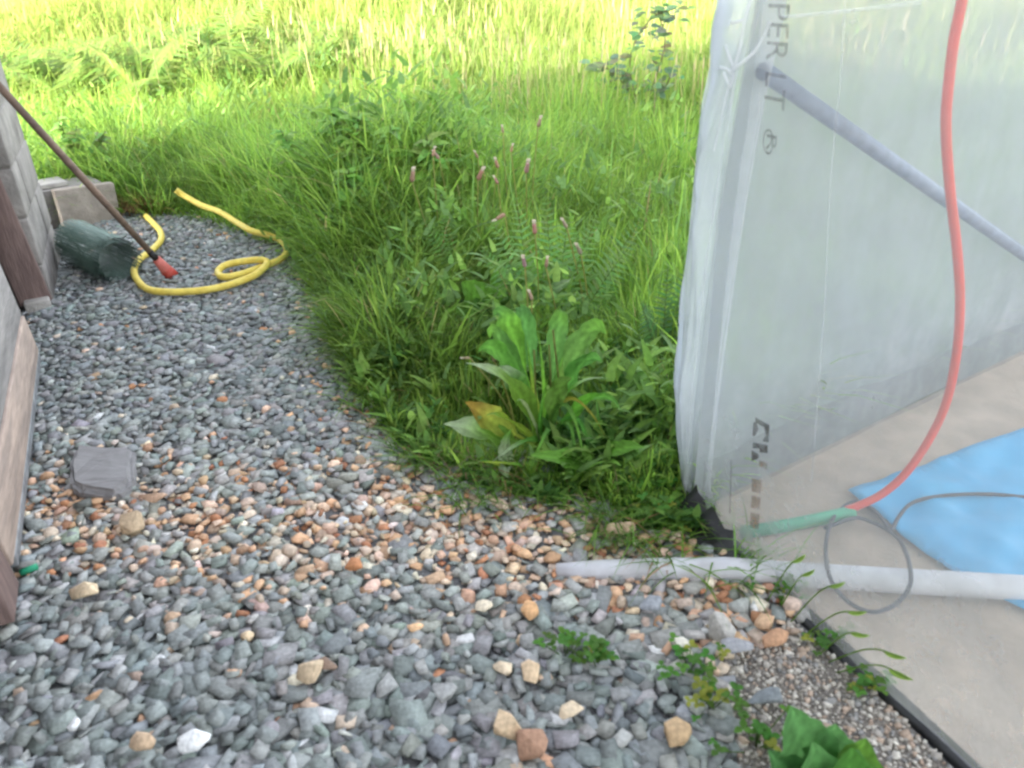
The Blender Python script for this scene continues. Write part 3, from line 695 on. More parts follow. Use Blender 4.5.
# buried black edge of the film
q = MB(); bpts = []
for i in range(26):
    t = i / 25; s = .0 + 2.6 * t
    bpts.append(TA + DN * s + NN * (.004 + .003 * math.sin(i * 2.1)) + Z * (.003 + .004 * math.sin(i * 1.3)))
q.tube(bpts, .0085, 8); q.build('buried_edge', M['black'], tn, True)
def skirt():
    V = []; n = 16
    for i in range(n + 1):
        t = i / n; s = -.03 + .215 * t
        hh = .055 * (1 - abs(t * 2 - .8) ** 1.5 * .6) * (1 - t ** 4) + .012 * math.sin(i * 1.9) + (.03 if i == 3 else 0)
        for j, (o, z) in enumerate([(.050 + .01 * math.sin(i), .004), (.035, hh * .45), (.016, hh * .8), (.006, max(.006, hh))]):
            V.append(TA + DN * s + NN * (o + .004 * math.sin(i * 3 + j)) + Z * z)
    fs = [(i * 4 + j, i * 4 + j + 1, (i + 1) * 4 + j + 1, (i + 1) * 4 + j) for i in range(n) for j in range(3)]
    q = MB(); q.add(V, fs); q.build('black_flap', M['black'], tn, True)
skirt()
# printing on the film
def text_on_film(txt, px_top, px_bot, hpx, mat, name, mirror=False):
    """writing that runs up the film between two pixels, set on the film plane"""
    cu = bpy.data.curves.new(name, 'FONT'); cu.body = txt; cu.size = 1; ob = bpy.data.objects.new('tmp', cu); COL.objects.link(ob)
    bpy.context.view_layer.update(); dg = bpy.context.evaluated_depsgraph_get(); me = bpy.data.meshes.new_from_object(ob.evaluated_get(dg)); bpy.data.objects.remove(ob)
    co = np.array([v.co[:] for v in me.vertices]); x0, x1 = co[:, 0].min(), co[:, 0].max(); y0, y1 = co[:, 1].min(), co[:, 1].max()
    a = plane_pt(*px_top); c = plane_pt(*px_bot); run = c - a; hgt = hpx * depth(a) / FPX / abs(DN.dot(CR @ Vector((1, 0, 0)))) ; up = DN
    V = [a + run * ((x - x0) / (x1 - x0)) + up * ((1 - (y - y0) / (y1 - y0)) * hgt if mirror else ((y - y0) / (y1 - y0)) * hgt) + NN * .0085 for x, y, _ in co]
    q = MB(); q.add(V, [tuple(p.vertices) for p in me.polygons]); return q.build(name, mat, tn)
text_on_film('SUPER LT', (776, -42), (769, 106), 13, M['ink'], 'printed_lettering')
def ring(px, rx, ry, w, mat):
    vs = []; n = 28
    for k in range(n):
        a = 2 * math.pi * k / n
        for f in (1, 1 - w): vs.append(plane_pt(px[0] + rx * f * math.cos(a), px[1] + ry * f * math.sin(a)) + NN * .0085)
    q = MB(); q.add(vs, [(2 * k, 2 * k + 1, (2 * k + 3) % (2 * n), (2 * k + 2) % (2 * n)) for k in range(n)])
    q.build('printed_mark', mat, tn)
ring((773.5, 141), 5.5, 13, .2, M['ink'])
text_on_film('R', (772, 133), (771, 150), 6, M['ink'], 'printed_lettering')
# printed logo low on the film
def film_poly(px, mat, off=.0085, name='printed_logo'):
    q = MB(); q.add([plane_pt(u, v) + NN * off for u, v in px], [tuple(range(len(px)))]); return q.build(name, mat, tn)
film_poly([(760, 416), (774, 424), (773, 441), (767, 440), (770, 434), (769, 426), (760, 421)], M['inkdark'])
film_poly([(758, 421), (761, 421), (763, 428), (759, 435), (757, 434)], M['inkdark'])
film_poly([(757, 441), (772, 444), (772, 452), (764, 451), (764, 447), (757, 447)], M['inkdark'])
film_poly([(756, 449), (763, 453), (763, 457), (756, 460)], M['inkdark'])
film_poly([(764, 459), (772, 462), (771, 469), (763, 464)], M['inkbrown'])
film_poly([(756, 477), (766, 479), (765, 492), (756, 490)], M['inkbrown'])
film_poly([(756, 494), (765, 496), (764, 508), (755, 506)], M['inkbrown'])
film_poly([(755, 511), (764, 513), (763, 528), (754, 526)], M['inkbrown'])
film_poly([(735, 458), (736.2, 458), (734.6, 512), (733.4, 512)], M['ink'], name='printed_mark')

# inside the tunnel
def sheet(px, z, mat, name, label, cat):
    pts = [G(u, v, z) for u, v in px]; c = sum(pts, Vector()) / len(pts)
    bm = bmesh.new(); vs = [bm.verts.new(p) for p in pts]; bm.faces.new(vs); bmesh.ops.triangulate(bm, faces=bm.faces[:])
    for _ in range(6): bmesh.ops.subdivide_edges(bm, edges=[e for e in bm.edges if e.calc_length() > .025], cuts=1); bmesh.ops.triangulate(bm, faces=bm.faces[:])
    bmesh.ops.triangulate(bm, faces=bm.faces[:])
    for v in bm.verts: v.co.z += .006 - .010 * abs(float(vnoise(v.co.x + v.co.y * .4, v.co.y, .11, 2))) ** .7 + .005 * float(vnoise(v.co.x, v.co.y - v.co.x * .6, .05, 3)); v.co -= c
    me = bpy.data.meshes.new(name); bm.to_mesh(me); bm.free(); me.materials.append(mat); o = bpy.data.objects.new(name, me); COL.objects.link(o); o.location = c
    so = o.modifiers.new('thick', 'SOLIDIFY'); so.thickness = .002; tag(o, label, cat)
    for f in me.polygons: f.use_smooth = True
sheet([(848, 491), (905, 471), (960, 452), (1024, 431), (1120, 398), (1230, 470), (1190, 560), (1100, 640), (1024, 610), (985, 591), (955, 572), (900, 535)], .014, M['blue'], 'blue_sheet', 'bright blue plastic sheet on the tunnel floor', 'plastic sheet')
of = G(858, 506, .03)
op = [(985, -140, .0), (975, -80, 0), (962, 0, 0), (954, 40, 0), (948, 90, 0), (946, 130, 0), (950, 190, 0), (957, 250, 0), (960, 300, 0), (957, 350, 0), (947, 400, 0), (930, 438, 0), (906, 473, 0), (882, 494, 0), (860, 505, 0), (846, 510, 0)]
q = MB(); q.tube(catmull([on_y(u, v, of.y + .0) for u, v, _ in op], 5), .0070, 10); tag(q.build('orange_hose', M['orange'], smooth=True), 'orange red hose hanging down behind the clear film', 'hose')
q = MB(); q.tube([G(742, 533, .012), G(800, 523, .014), G(853, 512, .018)], .0115, 10); tag(q.build('green_pipe', M['greenpipe'], smooth=True), 'short green pipe on the tunnel floor joined to the orange hose', 'pipe')
cb = [(1060, 500), (1024, 497), (985, 494), (940, 496), (912, 503), (898, 518), (891, 530), (880, 516), (868, 506), (852, 502), (834, 517), (826, 543), (829, 575), (846, 600), (872, 612), (897, 603), (911, 580), (903, 546), (886, 529), (863, 519), (850, 519), (825, 528)]
q = MB(); q.tube(catmull([G(u, v, .058 if 550 < v < 600 else (.034 if v > 535 else .022)) for u, v in cb], 5), .0034, 8); tag(q.build('grey_cable', M['cable'], smooth=True), 'thin dark grey cable in a loop on the tunnel floor', 'cable')
q = MB(); pp = [G(556, 571, .010), G(600, 571, .008), G(650, 570, .010), G(725, 569, .014), G(790, 574, .022), G(870, 579, .026), G(1024, 588, .026), G(1150, 598, .026)]
q.tube(pp, [.012, .0185, .0195, .0195, .0195, .0195, .0195, .0195], 16); tag(q.build('drain_pipe', M['whitepipe'], smooth=True), 'pale grey plastic pipe from the gravel under the tunnel edge', 'pipe')

# ------------------------------------------------------------------ vegetation
def blade_mesh(name, pos, h, w, az, lean, droop, col, mat, seg=4, twist=None, tip=None, kindname='stuff', label=None):
    n = len(pos); tw = az + math.pi / 2 + (twist if twist is not None else 0)
    side = np.stack([np.cos(tw), np.sin(tw), np.zeros(n)], 1); dr = np.stack([np.cos(az), np.sin(az), np.zeros(n)], 1)
    V = np.zeros((n, 2 * seg + 1, 3), np.float32); C = np.zeros((n, 2 * seg + 1, 3), np.float32)
    for i in range(seg + 1):
        t = i / seg
        hor = lean * t + droop * t * t * .75; ver = t - droop * .55 * t ** 2.4 - lean * .22 * t
        c = pos + dr * (h * hor)[:, None]; c[:, 2] = pos[:, 2] + h * ver
        ww = (w * (.75 + .5 * t if t < .4 else .95) * (1 - max(0, t - .3) / .7) ** .75 * .5)[:, None]
        cc = col * (1.0 if tip is None else 1.0)
        if tip is not None: cc = col * (1 - t ** 2) + tip * t ** 2
        if i < seg:
            V[:, 2 * i] = c - side * ww; V[:, 2 * i + 1] = c + side * ww; C[:, 2 * i] = cc; C[:, 2 * i + 1] = cc
        else: V[:, 2 * seg] = c; C[:, 2 * seg] = cc
    k = 2 * seg + 1; base = (np.arange(n) * k)[:, None]
    q = []
    for i in range(seg - 1): q.append(np.stack([2 * i, 2 * i + 1, 2 * i + 3, 2 * i + 2]))
    q = np.concatenate(q)[None] + base; t3 = np.array([[2 * seg - 2, 2 * seg - 1, 2 * seg]]) + base
    nq = (seg - 1)
    loops = np.concatenate([q, t3], 1).ravel()
    per = nq * 4 + 3; st = (np.concatenate([np.arange(nq) * 4, [nq * 4]])[None] + (np.arange(n) * per)[:, None]).ravel()
    o = np_mesh(name, V, loops, st, mat, C.reshape(-1, 3), smooth=True)
    if kindname: kind(o, kindname)
    return o

def sample_ground(n, u0, u1, v0, v1, seed, poly=MEADOW):
    g = np.random.default_rng(seed); u = g.uniform(u0, u1, n); v = g.uniform(v0, v1, n)
    d = np.stack([(u - 512) / FPX, -(v - 384) / FPX, -np.ones(n)], 1) @ CRN.T
    z = np.zeros(n); p = None
    for _ in range(8):
        t = np.where(d[:, 2] < -.004, (z - CAMZ) / np.minimum(d[:, 2], -.004), 60); t = np.clip(t, 0, 26)
        p = d * t[:, None]; z = .5 * z + .5 * T(p[:, 0], p[:, 1])
    ok = inside(p[:, 0], p[:, 1], poly) & (p[:, 1] < 22) & (p[:, 1] > .2)
    p = p[ok]; p[:, 2] = T(p[:, 0], p[:, 1]); return p

def meadow():
    P = sample_ground(330000, -330, 1300, -40, 560, 100)
    g = np.random.default_rng(101)
    # a plain layer over the nearest ground too, so that no soil shows from the side
    n = len(P); x, y = P[:, 0], P[:, 1]; dist = np.hypot(x, y)
    P[:, 2] -= .012
    keep = (dist_edge(x, y, HOSE2) > .048) & (dist_edge(x, y, SLABL) > .09) & (dist_edge(x, y, [tuple(TA[:2]), tuple((TA + DE * 2.6)[:2])]) > np.where(x > TA.x + .05, .13, 0)); P = P[keep]; n = len(P); x, y = P[:, 0], P[:, 1]; dist = np.hypot(x, y)
    e = dist_edge(x, y, [(p.x, p.y) for p in EDGE])
    u, v, dep = project(P)
    # long arching grass on the bank to the left, upright fine grass to the right
    bank = np.clip(.5 - (x - (-.15 + .25 * (y - 2))) * 1.4, 0, 1) * np.clip((4.6 - y) / 1.2, 0, 1)
    lush = vnoise(x, y, .35, 21); big = vnoise(x, y, 1.1, 22)
    h = .16 + .05 * lush + .075 * bank + .035 * big
    clump = vnoise(x, y, .13, 23)
    h = h * (1 + .38 * clump * np.clip((5.5 - y) / 2, 0, 1))
    for (qu, qv, qr) in ((495, 325, .13), (465, 335, .12), (560, 325, .12), (600, 330, .12), (545, 440, .11), (500, 440, .10), (610, 465, .09), (640, 385, .08)):
        cq = GT(qu, qv); h = h * (1 - .5 * np.exp(-(((x - cq.x) ** 2 + (y - cq.y) ** 2) / qr ** 2)))
    low = (u > 400) & (u < 700) & (v > 385); h = np.where(low, h * .62, h)
    h = h * np.clip(.45 + e / .35, .45, 1) * np.exp(g.normal(0, .25, n))
    far = np.clip((dist - 4.2) / 3, 0, 1); h = h * (1 + .5 * far)
    w = np.maximum(.0050 * np.exp(g.normal(0, .35, n)), .0015 * dep)
    w = np.minimum(w, .0135); h = np.minimum(h, .42)
    a_out = np.arctan2(-1.0, -.9) + 0 * x
    az = g.uniform(0, 2 * math.pi, n)
    # blades at the edge arch out over the gravel
    pull = e < .14; az = np.where(pull & (g.random(n) < .3), a_out + g.normal(0, .8, n), az)
    az = np.where(g.random(n) < .6, 3.1 * vnoise(x, y, .16, 26) + 3.1 * vnoise(x, y, .5, 27) + g.normal(0, .5, n), az) if True else az
    az = np.where(pull & (g.random(n) < .28), a_out + g.normal(0, .8, n), az)
    lean = np.abs(g.normal(.2, .18, n)) + .10 * bank + .12 * np.maximum(0, vnoise(x, y, .3, 28)); droop = np.clip(g.normal(.45, .3, n) + .10 * bank - .15 * (1 - bank), 0, 1.25)
    pal = np.array([(.125, .230, .036), (.145, .255, .040), (.105, .200, .036), (.175, .275, .048), (.120, .220, .062), (.195, .285, .060)])
    col = 1.12 * pal[g.integers(0, len(pal), n)] * (1 + .22 * lush + .12 * vnoise(x, y, .8, 25))[:, None] * np.exp(g.normal(0, .18, n))[:, None]
    yel = np.array([(.25, .29, .085)]); f = np.clip(far * .75 + .15 * big * far, 0, .9)[:, None]; col = col * (1 - f) + yel * np.exp(g.normal(0, .2, n))[:, None] * f  # distant blades blended to a sunlit yellow in their base colour
    dry = g.random(n) < (.02 + .03 * far); col[dry] = np.array([.30, .25, .12]) * np.exp(g.normal(0, .2, dry.sum()))[:, None]
    tip = col * np.array([1.15, 1.1, 1.0])
    blade_mesh('meadow_grass', P, h, w, az, lean, droop, np.clip(col, .01, .6), M['grass'], 4, g.normal(0, .6, n), tip)
    print('grass blades', n)
meadow()
def herbs():
    """low leafy herbs mixed into the grass: too many and too tangled to count"""
    P = sample_ground(60000, -200, 1000, 60, 500, 130); g = np.random.default_rng(131); n = len(P); x, y = P[:, 0], P[:, 1]
    u, v, dep = project(P)
    f = .16 + .55 * vnoise(x, y, .22, 51) + .35 * vnoise(x, y, .07, 52) + .35 * np.clip(.4 - x, 0, 1) * (y < 4.2) - .3 * ((u > 500) & (v < 230))
    mound = np.exp(-(((x + .42) / .38) ** 2 + ((y - 3.1) / .5) ** 2)); f = f + .55 * mound
    k = g.random(n) < np.clip(f, .01, .85)
    for (qu, qv, qr) in ((495, 320, .12), (465, 330, .10), (560, 325, .10), (600, 330, .10), (540, 440, .10)):
        cq = GT(qu, qv); k &= (np.hypot(x - cq.x, y - cq.y) > qr) | (g.random(n) < .3)
    P = P[k]; n = len(P); dep = dep[k]; x, y = P[:, 0], P[:, 1]
    e = dist_edge(x, y, [(p.x, p.y) for p in EDGE])
    P[:, 2] += g.uniform(.03, .19, n) * np.clip(e / .25, .3, 1) * np.clip(1.0 + .5 * vnoise(x, y, .22, 51), .6, 1.4) * (1 + .5 * mound[k])
    w = np.maximum(g.uniform(.011, .024, n), .0035 * dep) * (1 + .5 * mound[k])
    col = np.array([(.135, .255, .045), (.165, .285, .055), (.115, .22, .05), (.20, .315, .07), (.14, .24, .075)])[g.integers(0, 5, n)] * np.exp(g.normal(0, .2, n))[:, None]
    blade_mesh('meadow_herbs', P, w * g.uniform(1.6, 3.0, n), w, g.uniform(0, 6.28, n), g.uniform(.3, 1.2, n), g.uniform(.1, .7, n), col, M['leaf'], 4, g.normal(0, .3, n))
herbs()
def tall_straw():
    P = sample_ground(2400, 120, 1000, 10, 130, 140); g = np.random.default_rng(141); n = len(P)
    keep = g.random(n) < np.clip(.45 + .9 * vnoise(P[:, 0], P[:, 1], .9, 31), .03, 1); P = P[keep]; n = len(P); u, v, dep = project(P)
    h = g.uniform(.26, .50, n); az = g.uniform(0, 6.28, n); col = np.array([(.33, .30, .13), (.38, .35, .15), (.34, .27, .16), (.29, .32, .11)])[g.integers(0, 4, n)]
    blade_mesh('seeding_grass_stems', P, h, np.maximum(.003, .0011 * dep), az, g.uniform(0, .2, n), g.uniform(0, .3, n), col, M['grass'], 4)
    # seed heads: short fat blades at the stem tops
    H = P.copy(); H[:, 2] += h * .82
    blade_mesh('grass_seed_heads', H, h * .26, np.maximum(.007, .0018 * dep), az, g.uniform(0, .25, n), g.uniform(0, .4, n), col * 1.12, M['grass'], 4)
tall_straw()
def cover():
    """small round-leaved ground cover along the gravel edge and under the dock"""
    poly = [tuple(G(u, v)[:2]) for u, v in [(330, 300), (356, 392), (400, 445), (440, 478), (510, 500), (580, 512), (640, 535), (705, 545), (712, 470), (700, 400), (660, 350), (560, 330), (420, 300)]]
    P = sample_ground(90000, 300, 720, 280, 550, 150, poly); g = np.random.default_rng(151); n = len(P)
    keep = g.random(n) < np.clip(.25 + .7 * vnoise(P[:, 0], P[:, 1], .11, 41), 0, .8); P = P[keep]; n = len(P)
    P[:, 2] += g.uniform(.003, .085, n) * np.clip(dist_edge(P[:, 0], P[:, 1], [(p.x, p.y) for p in EDGE]) / .1, .25, 1)
    col = np.array([(.06, .15, .03), (.085, .19, .035), (.05, .125, .03), (.11, .21, .04)])[g.integers(0, 4, n)] * np.exp(g.normal(0, .2, n))[:, None]
    blade_mesh('ground_cover', P, g.uniform(.012, .026, n), g.uniform(.010, .018, n), g.uniform(0, 6.28, n), g.uniform(.5, 1.3, n), g.uniform(0, .5, n), col, M['leaf'], 3)
cover()
def edge_runners():
    """grass creeping over the stones and dry litter along the edge"""
    poly = [tuple(G(u, v)[:2]) for u, v in [(300, 290), (325, 330), (345, 400), (380, 450), (425, 482), (500, 500), (560, 520), (640, 560), (720, 600), (720, 520), (640, 500), (500, 470), (430, 450), (390, 420), (365, 370), (345, 300)]]
    P = sample_ground(16000, 260, 740, 270, 610, 160, poly); g = np.random.default_rng(161); n = len(P)
    keep = g.random(n) < np.clip(.30 + .8 * vnoise(P[:, 0], P[:, 1], .08, 43), 0, .7); P = P[keep]; n = len(P); P[:, 2] += .012
    col = np.array([(.10, .20, .03), (.13, .24, .035), (.08, .16, .03), (.22, .17, .09), (.25, .14, .07)])[g.choice(5, n, p=[.33, .3, .2, .1, .07])] * np.exp(g.normal(0, .2, n))[:, None]
    blade_mesh('creeping_grass', P, g.uniform(.03, .10, n), g.uniform(.0022, .0042, n), g.normal(-2.2, 1.1, n), g.uniform(.3, 1.1, n), g.uniform(.2, 1.1, n), col, M['grass'], 4)
edge_runners()
def dry_tuft():
    c = G(143, 214); g = np.random.default_rng(170); n = 420
    P = np.column_stack([c.x + g.normal(0, .045, n), c.y + g.normal(.03, .03, n), np.zeros(n)])
    col = np.array([(.28, .14, .06), (.33, .20, .08), (.20, .11, .05), (.18, .18, .05)])[g.integers(0, 4, n)]
    o = blade_mesh('dry_grass_tuft', P, g.uniform(.06, .17, n), np.full(n, .005), g.normal(-1.6, 1.3, n), g.uniform(.2, .8, n), g.uniform(.2, 1.1, n), col, M['rust'], 4, kindname=None)
    tag(o, 'reddish dry tuft of grass where the yellow hose ends', 'grass tuft')
dry_tuft()
def tuft(px, n, hr, label, seed, spread=.02, dirv=-1.9, col0=(.10, .20, .035), w=.0035):
    c = G(*px); g = np.random.default_rng(seed)
    P = np.column_stack([c.x + g.normal(0, spread, n), c.y + g.normal(0, spread, n), np.full(n, .008)])
    col = np.array(col0) * np.exp(g.normal(0, .25, n))[:, None]
    o = blade_mesh('grass_tuft', P, g.uniform(hr[0], hr[1], n), np.full(n, w), g.normal(dirv, 1.2, n), g.uniform(.2, .9, n), g.uniform(.1, 1., n), col, M['grass'], 4, kindname=None)
    tag(o, label, 'grass tuft')
tuft((470, 505), 60, (.04, .11), 'wispy grass tuft on the pebbles left of the broad leaves', 180, .03)
tuft((620, 535), 60, (.04, .12), 'sparse grass growing among stones above the pale pipe', 181, .035)
tuft((742, 570), 45, (.04, .11), 'grass tuft over the black plastic at the tunnel corner', 182, .025, -.6)

# ---- plants
def img_side(): return CR @ Vector((1, 0, 0))
def leaf_px(b, pb, pm, pt, wpx, base=None, dy=(0, -.03, -.05), col=(.09, .20, .03), tip=None, prof=LANCE, tilt=.7, wave=.22, fold=.18, seed=0):
    p0 = base if base is not None else GT(*pb)
    p1 = on_y(*pm, p0.y + dy[1]); p2 = on_y(*pt, p0.y + dy[2])
    w = wpx * depth(p1) / FPX
    nrm = Vector((0, -tilt, 1)).normalized()
    b.ribbon((p0, p1 * 2 - (p0 + p2) * .5, p2), w, nrm, prof, 16, 6, fold, wave, col, tip, None, seed)

LG = (.112, .25, .036); LD = (.082, .20, .038); LP = (.27, .34, .20); LY = (.24, .30, .04)
dk = thing('broad_leaved_dock', GT(545, 452), 'broad leaved dock plant spreading at the front of the grass', 'plant')
b = MB(); B0 = GT(545, 452)
for i, (pm, pt, w, dy, col, tip, prof, tilt) in enumerate([
    ((515, 390), (466, 363), 22, (0, -.05, -.10), LG, LP, LANCE, .6), ((520, 392), (497, 368), 22, (0, -.02, -.05), LG, LP, PET, .9),
    ((508, 365), (478, 352), 20, (0, -.02, -.03), LG, None, PET, .8), ((514, 338), (494, 316), 22, (0, .02, .02), LG, LD, PET, 1.0), ((528, 340), (520, 308), 20, (0, .04, .07), LD, None, PET, 1.2), ((505, 350), (490, 338), 20, (0, .0, .0), LD, LG, OV, .7),
    ((556, 345), (562, 312), 20, (0, .02, .05), LD, LG, PET, 1.2), ((578, 350), (606, 334), 26, (0, .0, -.01), LD, LG, PET, .6), ((574, 375), (602, 362), 18, (0, -.02, -.04), LD, None, PET, .5), ((590, 400), (622, 412), 14, (0, -.04, -.08), LG, LD, LANCE, .5),
    ((565, 395), (608, 378), 9, (0, -.03, -.07), LG, LP, BLADE, .5), ((555, 400), (572, 378), 20, (0, -.03, -.04), LG, None, PET, .8), ((556, 405), (584, 368), 9, (0, 0, 0), LG, LY, BLADE, .9),
    ((508, 420), (486, 416), 9, (0, -.04, -.08), LY, LG, LANCE, .4), ((500, 425), (465, 402), 26, (0, -.03, -.06), LY, (.24, .16, .03), PET, 1.0), ((495, 435), (444, 424), 26, (0, -.05, -.09), LG, LP, PET, .7),
    ((540, 420), (549, 376), 8, (0, -.03, -.05), LG, LG, BLADE, 1.2), ((525, 405), (516, 408), 7, (0, -.05, -.06), LP, LG, BLADE, .7), ((568, 400), (605, 436), 9, (0, -.05, -.1), (.20, .18, .03), None, BLADE, .5),
    ((565, 405), (586, 470), 10, (0, -.07, -.14), LD, LG, BLADE, .8), ((578, 420), (592, 500), 9, (0, -.06, -.13), LD, LD, BLADE, .8), ((570, 425), (572, 505), 8, (0, -.07, -.15), LG, LD, BLADE, .8),
    ((530, 440), (492, 462), 12, (0, -.07, -.13), LG, LP, BLADE, .5), ((548, 430), (530, 470), 10, (0, -.08, -.15), LD, LG, BLADE, .6),
    ((536, 405), (527, 340), 12, (0, 0, .01), LY, LG, BLADE, 1.3), ((545, 400), (538, 330), 9, (0, 0, .02), LG, LG, BLADE, 1.3), ((552, 395), (568, 345), 9, (0, 0, .02), LD, LG, BLADE, 1.3)]):
    leaf_px(b, None, pm, pt, w, B0, dy, tuple(q * random.uniform(.85, 1.2) for q in col), tip, prof, tilt, .22, .2, i)
b.build('foliage', M['leaf'], dk, True)
b = MB()
for pts in ([(540, 445), (536, 400), (534, 350)], [(550, 445), (551, 395), (549, 345)], [(556, 446), (560, 400), (553, 330)]):
    b.tube(catmull([B0.lerp(on_y(u, v, B0.y - .01), 1) for u, v in pts], 4), .0022, 6, (.16, .17, .05))
b.build('stem', M['leaf'], dk, True)

def small_plant(name, base_px, leaves, label, cat='plant', group=None, mat='leaf'):
    p = GT(*base_px); t = thing(name, p, label, cat, group); b = MB()
    for i, (pm, pt, w, dy, col, tip, prof, tilt) in enumerate(leaves): leaf_px(b, None, pm, pt, w, p, dy, col, tip, prof, tilt, .10, .15, i + 40)
    b.build('foliage', M[mat], t, True); return t
small_plant('plantain', (596, 470), [((612, 452), (645, 447), 22, (0, -.05, -.08), LG, None, OV, .5), ((575, 462), (530, 455), 26, (0, -.06, -.10), LG, None, OV, .5), ((600, 440), (596, 400), 10, (0, 0, 0), LD, None, BLADE, 1)], 'low plantain with flat oval leaves beside the pebbles')
small_plant('dock_seedling', (512, 470), [((505, 450), (512, 428), 15, (0, -.02, -.01), LP, LG, LANCE, .8), ((500, 465), (480, 460), 12, (0, -.04, -.07), LY, LG, BLADE, .5), ((520, 465), (478, 462), 9, (0, -.06, -.1), LG, LY, BLADE, .5), ((505, 468), (508, 478), 14, (0, -.05, -.08), LP, None, OV, .5)], 'small pale dock seedling at the left foot of the large dock')
small_plant('sorrel', (500, 330), [((478, 300), (462, 282), 36, (0, -.02, -.03), LG, LG, OV, .9), ((480, 315), (452, 312), 32, (0, -.04, -.06), LD, LG, OV, .8), ((500, 290), (495, 258), 26, (0, .02, .05), LG, None, LANCE, 1.2), ((515, 300), (520, 265), 22, (0, .02, .05), LG, None, LANCE, 1.2), ((540, 300), (575, 277), 24, (0, 0, -.02), LD, LP, LANCE, .6), ((520, 290), (545, 280), 22, (0, 0, 0), LG, None, LANCE, .8), ((530, 275), (548, 255), 22, (0, .02, .04), LG, None, OV, 1.)], 'taller sorrel with rounded leaves behind the dock')
NG = (.085, .21, .065)
small_plant('nettle_clump', (826, 815), [((808, 760), (791, 706), 62, (0, .0, .015), NG, None, PET, 1.2), ((828, 762), (836, 724), 58, (0, .0, .01), NG, None, PET, 1.0), ((846, 782), (866, 738), 64, (0, -.01, 0), NG, (.09, .2, .03), PET, 1.), ((800, 790), (768, 750), 52, (0, -.01, -.01), (.06, .16, .05), None, PET, .9),
    ((842, 790), (852, 748), 70, (0, -.03, -.03), (.06, .17, .03), None, PET, 1.0), ((795, 800), (750, 770), 40, (0, -.01, -.02), NG, None, PET, .8), ((820, 790), (812, 742), 56, (0, -.02, -.03), NG, None, PET, .9)], 'leafy nettle cut off by the front edge, growing in the grit')

def weed(name, px, label, seed, spread, n, cat='weed', lsz=(.007, .0135), hgt=(.006, .04), yel=.1):
    p = G(*px); g = random.Random(seed); t = thing(name, p + Vector((0, 0, .012)), label, cat); b = MB(); st = MB()
    for i in range(n):
        a = g.uniform(0, 6.28); r = abs(g.gauss(0, spread)); c = p + Vector((r * math.cos(a), r * math.sin(a) * .7, .012 + g.uniform(*hgt)))
        L = g.uniform(*lsz)
        col = (.08 * g.uniform(.8, 1.3), .19 * g.uniform(.8, 1.2), .035) if g.random() > yel else (.26, .28, .05)
        for k in range(3):
            aa = a + k * 2.1 + g.uniform(-.4, .4); d = Vector((math.cos(aa), math.sin(aa), g.uniform(-.2, .35)))
            b.ribbon((c, c + d * L * .6 + Vector((0, 0, .002)), c + d * L), L * .75, (0, 0, 1), OV, 4, 2, .15, 0, col, seed=i)
        if i % 3 == 0: st.tube([p + Vector((r * .3 * math.cos(a), r * .3 * math.sin(a), .012)), c], .0009, 5, (.10, .16, .05))
    b.build('foliage', M['leaf'], t, True); st.build('stem', M['leaf'], t, True)
weed('clover_weed', (567, 660), 'small clover weed on the gravel right of the peach stone', 1, .022, 18)
weed('clover_weed', (597, 668), 'second clover weed just right of the peach stone weed', 2, .020, 22)
weed('clover_weed', (690, 676), 'green weed at the left edge of the fine grit', 3, .028, 20)
weed('clover_weed', (705, 712), 'yellowing weed between rounded brown stone and fine grit', 4, .030, 18, yel=.35)
weed('clover_weed', (755, 752), 'leafy weed left of the nettle in the foreground', 5, .035, 22)
weed('clover_weed', (640, 505), 'pale clover weed under the dock by the tunnel corner', 6, .03, 40, yel=.2)
weed('clover_weed', (668, 500), 'clover weed touching the folded tunnel film', 7, .03, 44, yel=.2)
weed('clover_weed', (655, 525), 'yellow green weed above the white pipe', 8, .03, 34, yel=.3)
weed('edge_weed', (822, 648), 'mossy weed along the tunnel base behind the orange stones', 9, .026, 20, lsz=(.006, .012), hgt=(.0, .02))
weed('edge_weed', (868, 690), 'mossy weed along the tunnel base above the grit', 10, .026, 20, lsz=(.006, .012), hgt=(.0, .02))
weed('edge_weed', (785, 600), 'thin weed along the tunnel base by the pale pipe', 11, .026, 18, lsz=(.006, .012), hgt=(.0, .02))

def grass_spike(px, tip_px, label, seed, heads=1):
    p = G(*px) + NN * .022; t = thing('grass_spike', p, label, 'grass stalk', 'seeding grass stalks along the tunnel base'); b = MB(); hd = MB()
    tip = on_plane(*tip_px, TA + NN * .03, NN); mid = p.lerp(tip, .55) + Vector((0, 0, .02)); cv = catmull([p, mid, tip], 6)
    b.tube(cv, .0011, 5, (.15, .25, .05)); b.build('stem', M['grass'], t, True)
    d = (tip - mid).normalized()
    hd.ribbon((tip - d * .030, tip - d * .01, tip + d * .008), .0085, (0, -1, .5), OV, 6, 2, .2, 0, (.17, .28, .05))
    hd.build('seed_head', M['grass'], t, True)
for i, (a, c, l) in enumerate([((778, 598), (803, 556), 'grass stalk over the pipe at the tunnel film'), ((790, 606), (812, 571), 'grass stalk bending right just past the pipe'), ((812, 634), (863, 612), 'grass stalk leaning on the film by the orange stones'),
    ((838, 658), (902, 657), 'low grass stalk pointing right along the film'), ((846, 668), (908, 678), 'lowest grass stalk nearly flat against the film'), ((800, 620), (842, 583), 'slim grass stalk between the pipe and orange stones'), ((830, 650), (866, 635), 'short grass stalk in the middle of the film edge')]):
    grass_spike(a, c, l, i)

